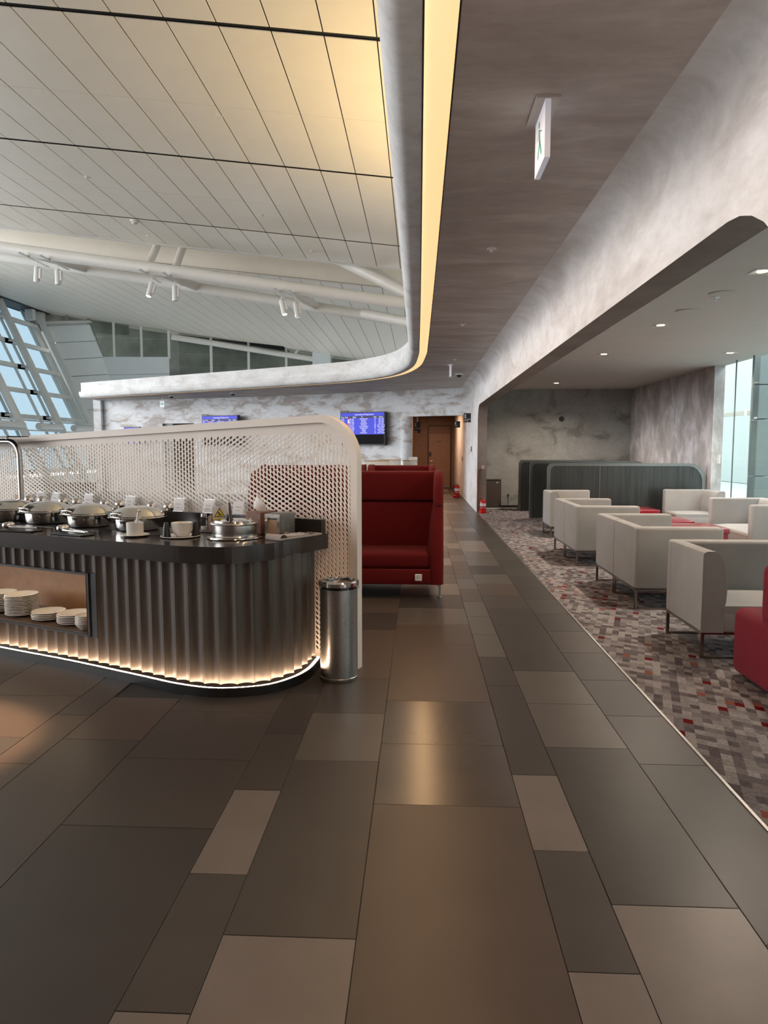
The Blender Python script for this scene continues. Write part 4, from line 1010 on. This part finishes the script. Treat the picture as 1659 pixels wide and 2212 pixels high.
# ---- red high-backed sofas
def red_sofa(X0, X1, Yf, label, socket=True, depth=0.75):
    t = thing('high_back_sofa', label, 'sofa', ((X0 + X1) / 2, Yf, 0), group='red high-backed sofas'); h = (X1 - X0) / 2
    MB().rbox(-h + 0.12, h - 0.12, 0.10, depth - 0.12, 0.135, 0.30, 0.02, 2).build('seat_base', 'sofa_red', t, smooth=50)
    MB().rbox(-h + 0.125, h - 0.125, 0.0, depth - 0.12, 0.135, 0.285, 0.012, 2).build('apron', 'sofa_red', t, smooth=50)
    n = max(1, round((2 * h - 0.25) / 1.7)); wd = (2 * h - 0.26) / n
    for k in range(n):
        MB().rbox(-h + 0.13 + k * wd + 0.003, -h + 0.13 + (k + 1) * wd - 0.003, 0.01, depth - 0.16, 0.287, 0.445, 0.045, 4).build('seat_cushion', 'sofa_red', t, smooth=60)
    MB().rbox(-h + 0.06, h - 0.06, depth - 0.17, depth, 0.14, 0.90, 0.03, 3).build('backrest', 'sofa_red', t, smooth=50)
    MB().rbox(-h + 0.04, h - 0.04, depth - 0.19, depth + 0.01, 0.905, 1.215, 0.035, 3).build('headrest', 'sofa_red', t, smooth=50)
    for s_ in (-1, 1):
        mb = MB()
        def wing(zs, nm):
            rows = []
            for (z, yf, th) in zs:
                xo, xi = s_ * h, s_ * (h - th)
                r_ = 0.03
                rows.append([(xo, depth, z), (xo, yf + r_, z), (xo - s_ * r_, yf, z), (xi + s_ * r_, yf, z), (xi, yf + r_, z), (xi, depth, z)])
            m_ = MB(); m_.loft(rows, True); m_.add(rows[0], [tuple(range(6))]); m_.add(rows[-1], [tuple(range(6))]); m_.build(nm, 'sofa_red', t, smooth=50)
        wing([(0.135, 0.0, 0.145), (0.45, 0.01, 0.145), (0.70, 0.10, 0.125), (0.885, 0.16, 0.095)], 'side_panel')
        wing([(0.895, 0.15, 0.095), (1.05, 0.18, 0.095), (1.15, 0.24, 0.09), (1.20, 0.32, 0.085), (1.225, 0.45, 0.07)], 'wing')
        for y in (0.05, depth - 0.08):
            l = MB().lathe([(0.020, 0.0), (0.022, 0.008), (0.008, 0.012), (0.012, 0.12), (0.014, 0.135)], 14).build('leg', 'chrome', t, (s_ * (h - 0.035), y, 0), smooth=50)
            MB().box(-s_ * 0.11 if s_ > 0 else 0.0, 0.0 if s_ > 0 else 0.11, -0.012, 0.012, 0.126, 0.134).build('leg_plate', 'chrome', l)
    if socket:
        sp = MB().rbox(-0.034, 0.034, -0.010, 0.0, -0.034, 0.034, 0.004, 1).build('power_socket', 'plastic_white', t, (0.0 - (X0 + X1) / 2, 0.0, 0.207))
        for (a, b_) in ((-0.014, -0.004), (-0.004, -0.004), (-0.009, 0.009), (0.014, 0.0)):
            MB().box(a - 0.002, a + 0.002, -0.0115, -0.0100, b_ - 0.004, b_ + 0.004).build('socket_hole', 'print_dark', sp)
    return t
red_sofa(-1.70, 0.243, 6.80, 'dark red high-backed sofa with a white power socket on its base')
red_sofa(-0.70, 0.225, 9.35, 'narrow dark red sofa just behind the first high-backed sofa', False)
red_sofa(-2.2, -0.74, 9.35, 'dark red sofa left of the narrow one in the second row', False)

# white chairs and desk in front of the back wall
def white_chair(X, Y, label):
    t = thing('dining_chair', label, 'chair', (X, Y, 0), group='white-backed chairs by the back wall')
    MB().rbox(-0.24, 0.24, -0.03, 0.03, 0.72, 1.215, 0.025, 2).build('backrest', 'plastic_white', t, smooth=40)
    MB().rbox(-0.245, 0.245, -0.035, 0.035, 1.205, 1.225, 0.008, 1).build('top_rail', 'napkin_tan', t)
    MB().rbox(-0.25, 0.25, 0.0, 0.48, 0.70, 0.76, 0.02, 2).build('seat', 'plastic_white', t, smooth=40)
    for sx in (-0.22, 0.22):
        for yy in (0.02, 0.45): MB().tube([(sx, yy, 0), (sx, yy, 0.70)], 0.013, 8).build('leg', 'chrome', t)
white_chair(-0.62, 14.9, 'white chair with a tan top rail nearest the white desk')
white_chair(-0.82, 13.7, 'white chair with a tan top rail left of the nearer sofa gap')
t = thing('service_desk', 'white stepped desk beside the corridor doorway', 'desk', (-0.17, 15.3, 0))
MB().rbox(-0.17, 0.14, -0.25, 0.25, 0, 1.20, 0.01, 1).build('body', 'plastic_white', t); MB().rbox(-0.04, 0.14, -0.25, 0.25, 1.20, 1.27, 0.008, 1).build('raised_top', 'plastic_white', t)
MB().box(-0.18, 0.15, -0.26, 0.26, 1.185, 1.20).build('desk_top', 'napkin_tan', t)

# ---- oatmeal corner armchairs
def make_chair(sgn, name='corner_armchair'):
    t = thing(name, 'x', 'armchair', group='oatmeal corner armchairs in the lounge')
    D_, W_ = 0.77, 0.71
    prof = [(0.012, 0.185), (0.0, 0.20), (0.0, 0.72), (0.008, 0.737), (0.025, 0.745), (0.085, 0.745), (0.115, 0.725), (0.140, 0.67), (0.158, 0.58), (0.165, 0.49), (0.160, 0.40), (0.150, 0.36), (0.150, 0.185)]
    yy = [0.0, 0.004, W_ - 0.11]
    mb = MB(); rows = [[(x_, sgn * y_, z_) for x_, z_ in prof] for y_ in (0.0, W_ - 0.10)]
    mb.loft(rows, True); mb.add(rows[0], [tuple(range(len(prof)))]); mb.add(rows[1], [tuple(range(len(prof)))]); mb.build('backrest', 'chair_oatmeal', t, smooth=35)
    MB().tube([(x_, sgn * 0.001, z_) for x_, z_ in prof[1:]], 0.0035, 5).build('piping', 'chair_piping', t)
    a0, a1 = sorted((sgn * (W_ - 0.13), sgn * W_)); MB().rbox(0.0, D_, a0, a1, 0.185, 0.745, 0.026, 3).build('armrest', 'chair_oatmeal', t, smooth=50)
    a0, a1 = sorted((0.0, sgn * (W_ - 0.125)))
    MB().rbox(0.14, D_, a0, a1, 0.186, 0.33, 0.012, 2).build('seat_base', 'chair_oatmeal', t, smooth=50)
    mb = MB(); rows = []
    ny = 9; xs = [0.14, 0.16, 0.30, 0.45, 0.60, 0.72, 0.755, 0.768, 0.77]
    for x_ in xs:
        row = []
        for j in range(ny):
            v_ = j / (ny - 1); y_ = a0 + (a1 - a0) * v_
            z_ = 0.372 + 0.024 * math.sin(PI * v_) ** 0.6 * min(1, (D_ - x_) / 0.12)
            if x_ > 0.755: z_ -= (x_ - 0.755) * 1.6
            row.append((x_, y_, z_))
        rows.append(row)
    mb.loft(rows); mb.add([], [])
    edge = [r[0] for r in rows]; edge2 = [r[-1] for r in rows]
    mb.loft([edge, [(p[0], p[1], 0.32) for p in edge]]); mb.loft([edge2, [(p[0], p[1], 0.32) for p in edge2]]); mb.loft([rows[-1], [(p[0], p[1], 0.32) for p in rows[-1]]])
    mb.build('seat_cushion', 'chair_oatmeal', t, smooth=50)
    for y_ in (0.016, W_ - 0.016):
        y_ *= sgn; mb = MB(); w2 = 0.011
        for (xa, xb, za, zb_) in ((0.006, 0.028, 0.004, 0.185), (D_ - 0.028, D_ - 0.006, 0.004, 0.185), (0.028, D_ - 0.028, 0.004, 0.018), (0.028, D_ - 0.028, 0.171, 0.185)): mb.box(xa, xb, y_ - w2, y_ + w2, za, zb_)
        mb.build('leg', 'leg_bronze', t)
    y0_, y1_ = sorted((sgn * 0.03, sgn * (W_ - 0.03)))
    MB().box(0.006, 0.028, y0_, y1_, 0.171, 0.185).build('base_rail', 'leg_bronze', t); MB().box(D_ - 0.028, D_ - 0.006, y0_, y1_, 0.171, 0.185).build('base_rail', 'leg_bronze', t)
    return t
chA = make_chair(1); chB = make_chair(-1)
used = {1: False, -1: False}
def place(sgn, X, Y, rz, label):
    p = chA if sgn == 1 else chB
    o = p if not used[sgn] else dup(p)
    used[sgn] = True
    o.location = (X, Y, 0.004); o.rotation_euler = (0, 0, rz); o['label'] = label
place(1, 1.94, 4.89, 0, 'nearest oatmeal corner armchair beside the crimson chair')
place(-1, 1.94, 7.105, 0, 'nearer oatmeal armchair of the joined pair in front')
place(1, 1.94, 7.115, 0, 'farther oatmeal armchair of the joined pair in front')
place(-1, 1.93, 9.47, 0, 'nearer oatmeal armchair of the second joined pair along the walkway')
place(1, 1.93, 9.48, 0, 'farther oatmeal armchair of the second joined pair along the walkway')
place(1, 2.13, 11.58, 0, 'single oatmeal armchair on the walkway side by the metal screens')
place(-1, 5.00, 11.84, PI, 'single oatmeal armchair by the glass in front of the metal screens')
place(-1, 4.95, 9.74, PI, 'farther oatmeal armchair of the pair by the glass')
place(1, 4.92, 9.72, PI, 'nearer oatmeal armchair by the glass cut by the picture edge')

# red lounge tables
for (X0, X1, Y0_, Y1_, l) in ((3.18, 3.93, 11.72, 12.45, 'low red cube table nearest the metal screens'), (3.06, 3.80, 9.92, 10.62, 'low red cube table between the facing armchair pairs'), (3.12, 3.88, 9.0, 9.72, 'low red cube table nearest the camera between the chairs')):
    t = thing('low_table', l, 'table', ((X0 + X1) / 2, (Y0_ + Y1_) / 2, 0.004), group='low red lounge tables'); a, b_ = (X1 - X0) / 2, (Y1_ - Y0_) / 2
    MB().rbox(-a, a, -b_, b_, 0.385, 0.448, 0.006, 2).build('table_top', 'table_red', t, smooth=40)
    MB().box(-a + 0.015, a - 0.015, -b_ + 0.015, b_ - 0.015, 0.03, 0.38).build('body', 'table_red', t); MB().box(-a + 0.05, a - 0.05, -b_ + 0.05, b_ - 0.05, 0, 0.03).build('plinth', 'black_plinth', t)

# crimson lounge chair, seen from behind
t = thing('lounge_chair', 'crimson upholstered lounge chair at the right picture edge', 'chair', (2.40, 4.15, 0.004))
MB().rbox(-0.385, 0.385, -0.40, 0.445, 0.015, 0.445, 0.06, 4).build('seat', 'chair_crimson', t, smooth=60)
MB().rbox(-0.37, 0.385, -0.40, 0.13, 0.40, 0.78, 0.06, 4).build('backrest', 'chair_crimson', t, smooth=60)
MB().box(-0.33, 0.33, -0.35, 0.38, 0.0, 0.02).build('base', 'black_plinth', t)

# ---- metal seat screens in the lounge
def metal_screen(Y, X1, label):
    t = thing('metal_screen', label, 'screen', (2.31, Y, 0.004), group='dark metal seat screens'); L = X1 - 2.31; Hh = 1.185
    pts = [(0.0, 0.0)] + [(0.09 - 0.09 * math.cos(a), Hh - 0.09 + 0.09 * math.sin(a)) for a in [PI / 2 * i / 6 for i in range(7)]] + [(L - 0.28 + 0.28 * math.sin(a), Hh - 0.28 + 0.28 * math.cos(a)) for a in [PI / 2 * i / 10 for i in range(11)]] + [(L, 0.0)]
    A = [(x_, -0.04, z_) for x_, z_ in pts]; cx_, w_ = L / 2, 0.05
    ins = []
    for (x_, z_) in pts: ins.append((x_ + (w_ if x_ < 0.1 else (-w_ if x_ > L - 0.3 else 0)) * (1 if (x_ < 0.05 or x_ > L - 0.1) else 0.7), max(0, z_ - (w_ if z_ > Hh - 0.29 else 0))))
    B = [(x_, -0.04, z_) for x_, z_ in ins]; C_ = [(x_, -0.028, z_) for x_, z_ in ins]; D_ = [(x_, 0.04, z_) for x_, z_ in pts]
    mb = MB(); mb.loft([C_, B, A, D_]); mb.build('edge_frame', 'screen_frame', t, smooth=40)
    half = L * 0.335
    for a, b_ in ((0.045, half - 0.004), (half + 0.004, L - 0.045)):
        poly = [(min(max(x_, a), b_), z_) for x_, z_ in ins]
        MB().add([(x_, -0.028, z_) for x_, z_ in poly] + [(x_, 0.02, z_) for x_, z_ in poly], [tuple(range(len(poly))), tuple(range(2 * len(poly) - 1, len(poly) - 1, -1))]).build('panel', 'screen_metal', t)
    MB().box(half - 0.004, half + 0.004, -0.03, 0.0, 0, Hh - 0.05).build('seam_strip', 'screen_frame', t)
metal_screen(12.92, 5.08, 'nearest dark metal seat screen with rounded top corners')
metal_screen(14.95, 4.75, 'middle dark metal seat screen with bronze reflections')
metal_screen(16.60, 4.45, 'farthest dark metal seat screen near the plaster wall')

# ---- air purifier, cord and socket
t = thing('air_purifier', 'slim brown air purifier standing against the dark wall', 'air purifier', (1.77, 17.1, 0.004))
MB().rbox(-0.19, 0.19, -0.10, 0.14, 0.05, 0.68, 0.012, 2).build('body', 'purifier_brown', t); MB().rbox(-0.19, 0.19, -0.10, 0.14, 0.682, 0.715, 0.012, 2).build('top_panel', 'black_plastic', t)
MB().rbox(-0.18, 0.18, -0.09, 0.13, 0.0, 0.048, 0.006, 1).build('foot', 'frame_grey', t); MB().box(0.07, 0.12, -0.102, -0.099, 0.635, 0.648).build('badge', 'sign_lit', t)
t = thing('wall_socket', 'small dark wall socket with a hanging cord by the purifier', 'socket', (2.20, 17.585, 0.31))
MB().lathe([(0.025, 0), (0.022, 0.012)], 14).build('plug', 'black_plastic', t); t.children[-1].rotation_euler = (PI / 2, 0, 0)
MB().tube([(0, -0.015, 0), (0.008, -0.02, -0.12), (0.004, -0.02, -0.30)], 0.005, 6).build('cord', 'black_plastic', t)
t = thing('wall_lamp', 'small round dark fitting high on the grey lounge wall', 'sensor', (3.46, 17.595, 2.17)); MB().lathe([(0.062, 0), (0.058, 0.03), (0.034, 0.035)], 20).build('ring', 'black_plastic', t); t.children[-1].rotation_euler = (PI / 2, 0, 0)
MB().lathe([(0.026, 0.036), (0.018, 0.048)], 14).build('dome', 'sign_lit', t); t.children[-1].rotation_euler = (PI / 2, 0, 0)

# ---- fire extinguishers
def extinguisher(X, Y, s_, label):
    t = thing('fire_extinguisher', label, 'fire extinguisher', (X, Y, 0.004)); t.scale = (s_,) * 3
    MB().lathe([(0.085, 0.0), (0.09, 0.01), (0.09, 0.05), (0.075, 0.06)], 20).build('stand', 'extinguisher_red', t, smooth=40)
    MB().lathe([(0.066, 0.05), (0.07, 0.06), (0.07, 0.27), (0.062, 0.30), (0.035, 0.325), (0.02, 0.33), (0.02, 0.345)], 22).build('cylinder', 'extinguisher_red', t, smooth=40)
    MB().lathe([(0.0712, 0.165), (0.0712, 0.235)], 22, cap=False).build('label_band', 'paper_white', t); MB().lathe([(0.0712, 0.125), (0.0712, 0.132)], 22, cap=False).build('label_strip', 'paper_white', t)
    MB().box(-0.02, 0.07, -0.008, 0.008, 0.365, 0.375).box(-0.02, 0.06, -0.008, 0.008, 0.345, 0.353).build('lever', 'brushed_steel', t)
    MB().tube([(-0.015, 0, 0.345), (-0.06, -0.02, 0.345), (-0.092, -0.03, 0.29), (-0.09, -0.03, 0.18), (-0.075, -0.03, 0.12)], 0.009, 8).build('hose', 'black_plastic', t, smooth=60)
extinguisher(1.44, 16.0, 0.95, 'red fire extinguisher on the carpet beside the portal jamb')
extinguisher(1.13, 21.2, 1.15, 'red fire extinguisher standing far down the corridor')

# ---- departure screens on the back wall
wd_ = (Vector((-2.812, 21.13, 0)) - Vector((0.556, 19.5, 0))).normalized(); WRZ = math.atan2(-wd_.y, -wd_.x)
def board(X, Yw, zc, W, H, label, rows=True):
    t = thing('departure_screen', label, 'screen', (X, Yw, zc), WRZ)
    MB().rbox(-W / 2, W / 2, -0.05, 0.10, -H / 2, H / 2, 0.008, 1).build('housing', 'black_plastic', t)
    top = H / 2 - 0.02; wl_ = W / 2 - 0.02
    MB().box(-wl_, wl_, -0.053, -0.050, -H / 2 + 0.02, top - 0.66 * H).build('dark_area', 'screen_dark', t)
    MB().box(-wl_, wl_, -0.053, -0.050, top - 0.66 * H, top).build('blue_area', 'screen_blue', t)
    MB().box(-wl_, wl_, -0.0545, -0.053, top - 0.125 * H - 0.035, top - 0.125 * H + 0.02).build('header_band', 'screen_band', t)
    sz = 0.058 * H
    text('lettering', 'International Departures', sz * 1.15, 'screen_text', t, (0.05 * W, -0.056, top - 0.055 * H))
    for x_, s in ((-0.44, 'Time'), (-0.35, 'Dest'), (-0.17, 'Flight'), (0.0, 'To'), (0.29, 'Gate'), (0.42, 'Status')):
        text('lettering', s, sz, 'screen_text', t, (x_ * W, -0.056, top - 0.125 * H - 0.008))
    if rows:
        cols_ = [(-0.44, ['17:05', '17:10', '17:15', '17:20', '17:25', '17:30', '17:30', '17:35', '17:40', '17:45']),
                 (-0.23, ['OZ 501', 'KC 910', 'CZ 686', '7C 1407', 'LH 719', 'VN 407', 'ZH 9788', 'SC 8002', 'RF 381', 'TG 657']),
                 (0.04, ['BARCELONA', 'ALMATY', 'DALIAN', 'FUKUOKA', 'MUNICH', 'HO CHI MINH', 'SHENZHEN', 'JINAN', 'TAIPEI', 'BANGKOK']),
                 (0.29, ['27', '8', '13', '19', '28', '42', '14', '9', '12', '10']),
                 (0.42, ['Take Off', 'Take Off', 'Take Off', 'Take Off', 'Gate Closed', 'Gate Closed', 'Take Off', 'Gate Closed', 'Take Off', 'Gate Closed'])]
        for r_ in range(10):
            z_ = top - 0.19 * H - 0.047 * H * r_
            for x_, lst in cols_: text('lettering', lst[r_], sz * 0.86, 'screen_text', t, (x_ * W, -0.056, z_))
            MB().box(-0.325 * W, -0.285 * W, -0.0555, -0.054, z_ - 0.016 * H, z_ + 0.016 * H).build('airline_flag', 'screen_flag' if r_ in (0, 3, 4, 5) else 'screen_text', t)
    tg = MB().box(-W / 2, -W / 2 + 0.26, -0.03, -0.01, H / 2 + 0.004, H / 2 + 0.055).build('top_tag', 'sign_black', t)
    text('lettering', 'DEPARTURES', 0.036, 'print_white', tg, (-W / 2 + 0.13, -0.032, H / 2 + 0.029))
board(-1.60, 20.36, 2.02, 1.47, 0.93, 'bright blue departure board nearest the corridor doorway')
board(-6.25, 22.25, 2.02, 1.47, 0.93, 'departure board peeking above the middle of the perforated screen')
t = thing('wall_display', 'small blue display above the left part of the perforated screen', 'screen', (-9.45, 23.15, 1.88), WRZ + 0.05)
MB().rbox(-0.34, 0.34, -0.04, 0.06, -0.28, 0.28, 0.008, 1).build('housing', 'black_plastic', t); MB().box(-0.32, 0.32, -0.043, -0.04, -0.26, 0.26).build('blue_area', 'screen_blue', t)

# ---- hanging signs
def hang(X, Y, z0, w_, h_, label, body, rod=None, rz=0.0, icon=True):
    t = thing('hanging_sign', label, 'sign', (X, Y, z0), rz)
    MB().box(-w_ / 2, w_ / 2, -0.012, 0.012, 0, h_).build('panel', 'sign_black', t)
    if rod: MB().box(-0.012, 0.012, -0.008, 0.008, h_, h_ + rod).build('rod', 'plastic_white', t)
    if body: text('lettering', body, h_ * 0.15, 'print_white', t, (-w_ * 0.42, -0.0135, h_ * 0.25), align='LEFT')
    if icon:
        mb = MB(); mb.lathe([(0.018, 0), (0.018, 0.002)], 12, (0, 0, 0)); o = mb.build('icon', 'print_white', t, (-w_ * 0.28, -0.0125, h_ * 0.80)); o.rotation_euler = (PI / 2, 0, 0)
        MB().box(-w_ * 0.40, -w_ * 0.12, -0.0140, -0.0125, h_ * 0.50, h_ * 0.56).box(-w_ * 0.36, -w_ * 0.25, -0.0140, -0.0125, h_ * 0.56, h_ * 0.70).build('icon', 'print_white', t)
    return t
t = hang(1.205, 18.0, 2.105, 0.18, 0.225, "black sign reading MOTHER'S ROOM beside the portal jamb", "MOTHER'S\nROOM")
MB().tube([(0.03, 0, 0.225), (0.10, 0.05, 0.29)], 0.006, 6).build('wall_arm', 'frame_grey', t)
hang(1.085, 20.45, 2.045, 0.165, 0.18, 'black restroom sign hanging on a white rod in the doorway', 'TOILET', 0.30)
t = hang(-0.05, 20.75, 1.97, 0.175, 0.25, 'black sign at the left side of the corridor doorway', 'SHOWER', 0.4)
MB().box(0.0, 0.09, -0.02, 0.02, -0.07, 0.0).build('sensor', 'black_plastic', t)
# exit sign hanging edge-on from the soffit
t = thing('exit_sign', 'white emergency exit sign with a green runner hanging from the soffit', 'sign', (0.585, 3.58, 3.06))
MB().box(-0.055, 0.055, -0.15, 0.15, -0.012, 0.0).build('ceiling_plate', 'paint_ceiling', t)
MB().box(-0.013, 0.013, -0.14, 0.14, -0.27, -0.012).build('panel', 'sign_lit', t)
mb = MB()
def yz(pts): mb.add([(-0.0140, y_, z_) for y_, z_ in pts], [tuple(range(len(pts)))])
mb.add([(-0.0140, 0.02 + 0.016 * math.cos(a), -0.062 + 0.016 * math.sin(a)) for a in [2 * PI * i / 12 for i in range(12)]], [tuple(range(12))])
yz([(0.03, -0.08), (0.0, -0.09), (-0.015, -0.15), (0.02, -0.155)]); yz([(-0.015, -0.15), (0.02, -0.155), (0.055, -0.20), (0.04, -0.22)]); yz([(-0.015, -0.14), (0.0, -0.16), (-0.04, -0.225), (-0.06, -0.215)])
yz([(0.02, -0.085), (0.025, -0.095), (0.07, -0.11), (0.068, -0.12)]); yz([(0.0, -0.09), (-0.01, -0.10), (-0.05, -0.11), (-0.048, -0.12)])
mb.build('runner_symbol', 'print_green', t)
t = thing('exit_sign', 'edge-on white exit sign near the far end of the soffit', 'sign', (0.60, 13.9, 3.06)); MB().box(-0.05, 0.05, -0.12, 0.12, -0.012, 0).build('ceiling_plate', 'plastic_white', t); MB().box(-0.015, 0.015, -0.12, 0.12, -0.23, -0.012).build('panel', 'sign_lit', t)
t = thing('exit_sign', 'small white sign with a green arrow under the far soffit', 'sign', (-8.15, 22.4, 2.86), WRZ); MB().box(-0.09, 0.09, -0.01, 0.01, -0.10, 0.10).build('panel', 'sign_lit', t)
MB().add([(-0.06, -0.012, 0.012), (0.01, -0.012, 0.012), (0.01, -0.012, 0.04), (0.06, -0.012, 0.0), (0.01, -0.012, -0.04), (0.01, -0.012, -0.012), (-0.06, -0.012, -0.012)], [tuple(range(7))]).build('arrow', 'print_green', t)
MB().box(-0.012, 0.012, -0.006, 0.006, 0.10, 0.20).build('rod', 'plastic_white', t)

# ---- sprinklers, sensors, cameras
def sprinkler(X, Y, z, label, s_=1.0, tilt=0.0):
    t = thing('sprinkler', label, 'sprinkler', (X, Y, z)); t.scale = (s_,) * 3; t.rotation_euler = (0, tilt, 0)
    MB().lathe([(0.04, 0.0), (0.038, -0.006), (0.02, -0.008)], 18).build('plate', 'plastic_white', t); MB().lathe([(0.012, -0.006), (0.012, -0.022), (0.018, -0.025), (0.018, -0.028)], 12).build('head', 'frame_grey', t)
sprinkler(0.58, 5.94, 3.06, 'sprinkler head on the soffit halfway along the light strip'); sprinkler(0.56, 9.44, 3.06, 'sprinkler head on the soffit before the far exit sign'); sprinkler(0.64, 13.1, 3.06, 'sprinkler head beside the edge-on exit sign')
sprinkler(2.80, 7.04, 2.88, 'sprinkler head between the two round ceiling speakers')
sprinkler(-3.0, 10.95, zr(-3.0), 'sprinkler head on the nearest row of hall panels', 1.2, TH)
sprinkler(-6.6, 14.3, zr(-6.6), 'sprinkler head on the hall ceiling at the far left', 1.4, TH); sprinkler(-3.4, 15.6, zr(-3.4), 'sprinkler head on the second row of hall panels', 1.4, TH)
sprinkler(-2.7, 18.1, zr(-2.7), 'sprinkler head just before the ceiling recess on the right', 1.4, TH); sprinkler(-6.9, 18.3, zr(-6.9), 'sprinkler head just before the ceiling recess on the left', 1.4, TH)
t = thing('smoke_detector', 'white round smoke detector on the hall ceiling', 'smoke detector', (-6.75, 17.05, zr(-6.75))); t.rotation_euler = (0, TH, 0)
MB().lathe([(0.10, 0.0), (0.10, -0.03), (0.09, -0.04)], 20).build('base', 'plastic_white', t, smooth=40); MB().lathe([(0.06, -0.04), (0.065, -0.06), (0.04, -0.085)], 18).build('chamber', 'plastic_white', t, smooth=40)
for (X, Y, l) in ((-7.55, 21.55, 'dark dome camera under the far soffit beside the arrow sign'), (-5.4, 20.6, 'small dome camera under the middle of the far soffit'), (0.86, 15.6, 'black and white camera under the soffit by the far exit sign')):
    t = thing('dome_camera', l, 'camera', (X, Y, 3.06)); MB().lathe([(0.09, 0), (0.09, -0.02), (0.07, -0.03)], 18).build('base', 'plastic_white', t); MB().lathe([(0.06, -0.03), (0.055, -0.055), (0.03, -0.075), (0.001, -0.08)], 18, cap=False).build('dome', 'black_plastic', t, smooth=60)

# ---- lounge ceiling: downlights and speakers
for (X, Y, l) in ((2.80, 8.56, 'square warm downlight beyond the ceiling speakers'), (2.80, 11.1, 'square warm downlight midway to the metal screens'), (3.0, 15.9, 'extra square warm downlight added to brighten the dark back wall'), (4.65, 11.05, 'square warm downlight next to the teal glass'), (2.77, 6.04, 'square warm downlight at the right picture edge')):  # the back-wall one is added in a vent's place, to brighten that end
    t = thing('downlight', l, 'downlight', (X, Y, 2.88), group='square downlights in the lounge ceiling')
    mb = MB(); a, b_ = 0.085, 0.07
    for q_ in ((-a, a, -a, -b_), (-a, a, b_, a), (-a, -b_, -b_, b_), (b_, a, -b_, b_)): mb.box(q_[0], q_[1], q_[2], q_[3], -0.006, 0.0)
    mb.build('frame', 'plastic_white', t); MB().box(-b_, b_, -b_, b_, -0.003, -0.001).build('reflector', 'brass', t); MB().lathe([(0.045, -0.005), (0.045, -0.003)], 18).build('lamp', 'lamp_warm', t)
    light('downlight_lamp', 'SPOT', (X, Y, 2.86), (0, 0, 0), 210, (1.0, 0.84, 0.68), 0.05, spot=math.radians(150), blend=0.8)
for (X, Y, l) in ((2.79, 6.85, 'round ceiling speaker nearer the camera'), (2.79, 7.69, 'round ceiling speaker farther from the camera')):
    t = thing('ceiling_speaker', l, 'speaker', (X, Y, 2.88)); MB().lathe([(0.12, 0), (0.12, -0.008), (0.11, -0.010)], 28).build('bezel', 'paint_ceiling', t); MB().lathe([(0.108, -0.010), (0.108, -0.0115)], 28).build('grille', 'paint_ceiling', t)
t = thing('light_switch', 'white double switch plate on the glass beside the side wall', 'switch', (5.125, 12.45, 1.27)); MB().rbox(-0.008, 0.0, -0.055, 0.055, -0.075, 0.075, 0.003, 1).build('plate', 'plastic_white', t)
for z_ in (-0.03, 0.02): MB().box(-0.011, -0.008, -0.025, 0.025, z_ - 0.015, z_ + 0.012).build('button', 'frame_grey', t)
t = thing('call_point', 'tiny red call button on the portal jamb', 'button', (1.45, 16.19, 1.03)); MB().rbox(-0.03, 0.03, -0.012, 0, -0.035, 0.035, 0.004, 1).build('plate', 'porcelain', t); MB().box(-0.010, 0.010, -0.016, -0.012, -0.02, 0.02).build('button', 'extinguisher_red', t)
tag(MB().box(1.325, 1.36, 16.17, 16.198, 0, 0.98).build('trim_6', 'wood_box'), 'brown corner guard on the portal jamb', 'trim', kind='structure')

for (Y, z, l) in ((21.6, 1.14, 'thin dark door pull on the plaster wall by the far extinguisher'), (17.95, 1.44, 'thin dark slot plate on the plaster wall near the portal')):
    t = thing('door_pull', l, 'handle', (1.318, Y, z)); MB().box(-0.012, 0.0, -0.02, 0.02, -0.07, 0.07).build('plate', 'sign_black', t); MB().box(-0.018, -0.012, -0.008, 0.008, -0.055, 0.055).build('grip', 'door_frame', t)
# ---- lamps whose bodies lie outside the picture
light('corridor_lamp', 'AREA', (0.5, 23.5, 2.6), (0, 0, 0), 60, (1.0, 0.62, 0.38), 0.6, 3.0)
light('ceiling_spot', 'SPOT', (-2.55, 3.2, 6.2), (0, 0, 0), 4200, (1.0, 0.64, 0.36), 0.08, spot=math.radians(13), blend=0.25)

light('strip_lamp', 'AREA', (0.075, 6.0, 3.066), (0, 0, 0), 60, (1.0, 0.60, 0.30), 0.12, 13.0)
bake_text()
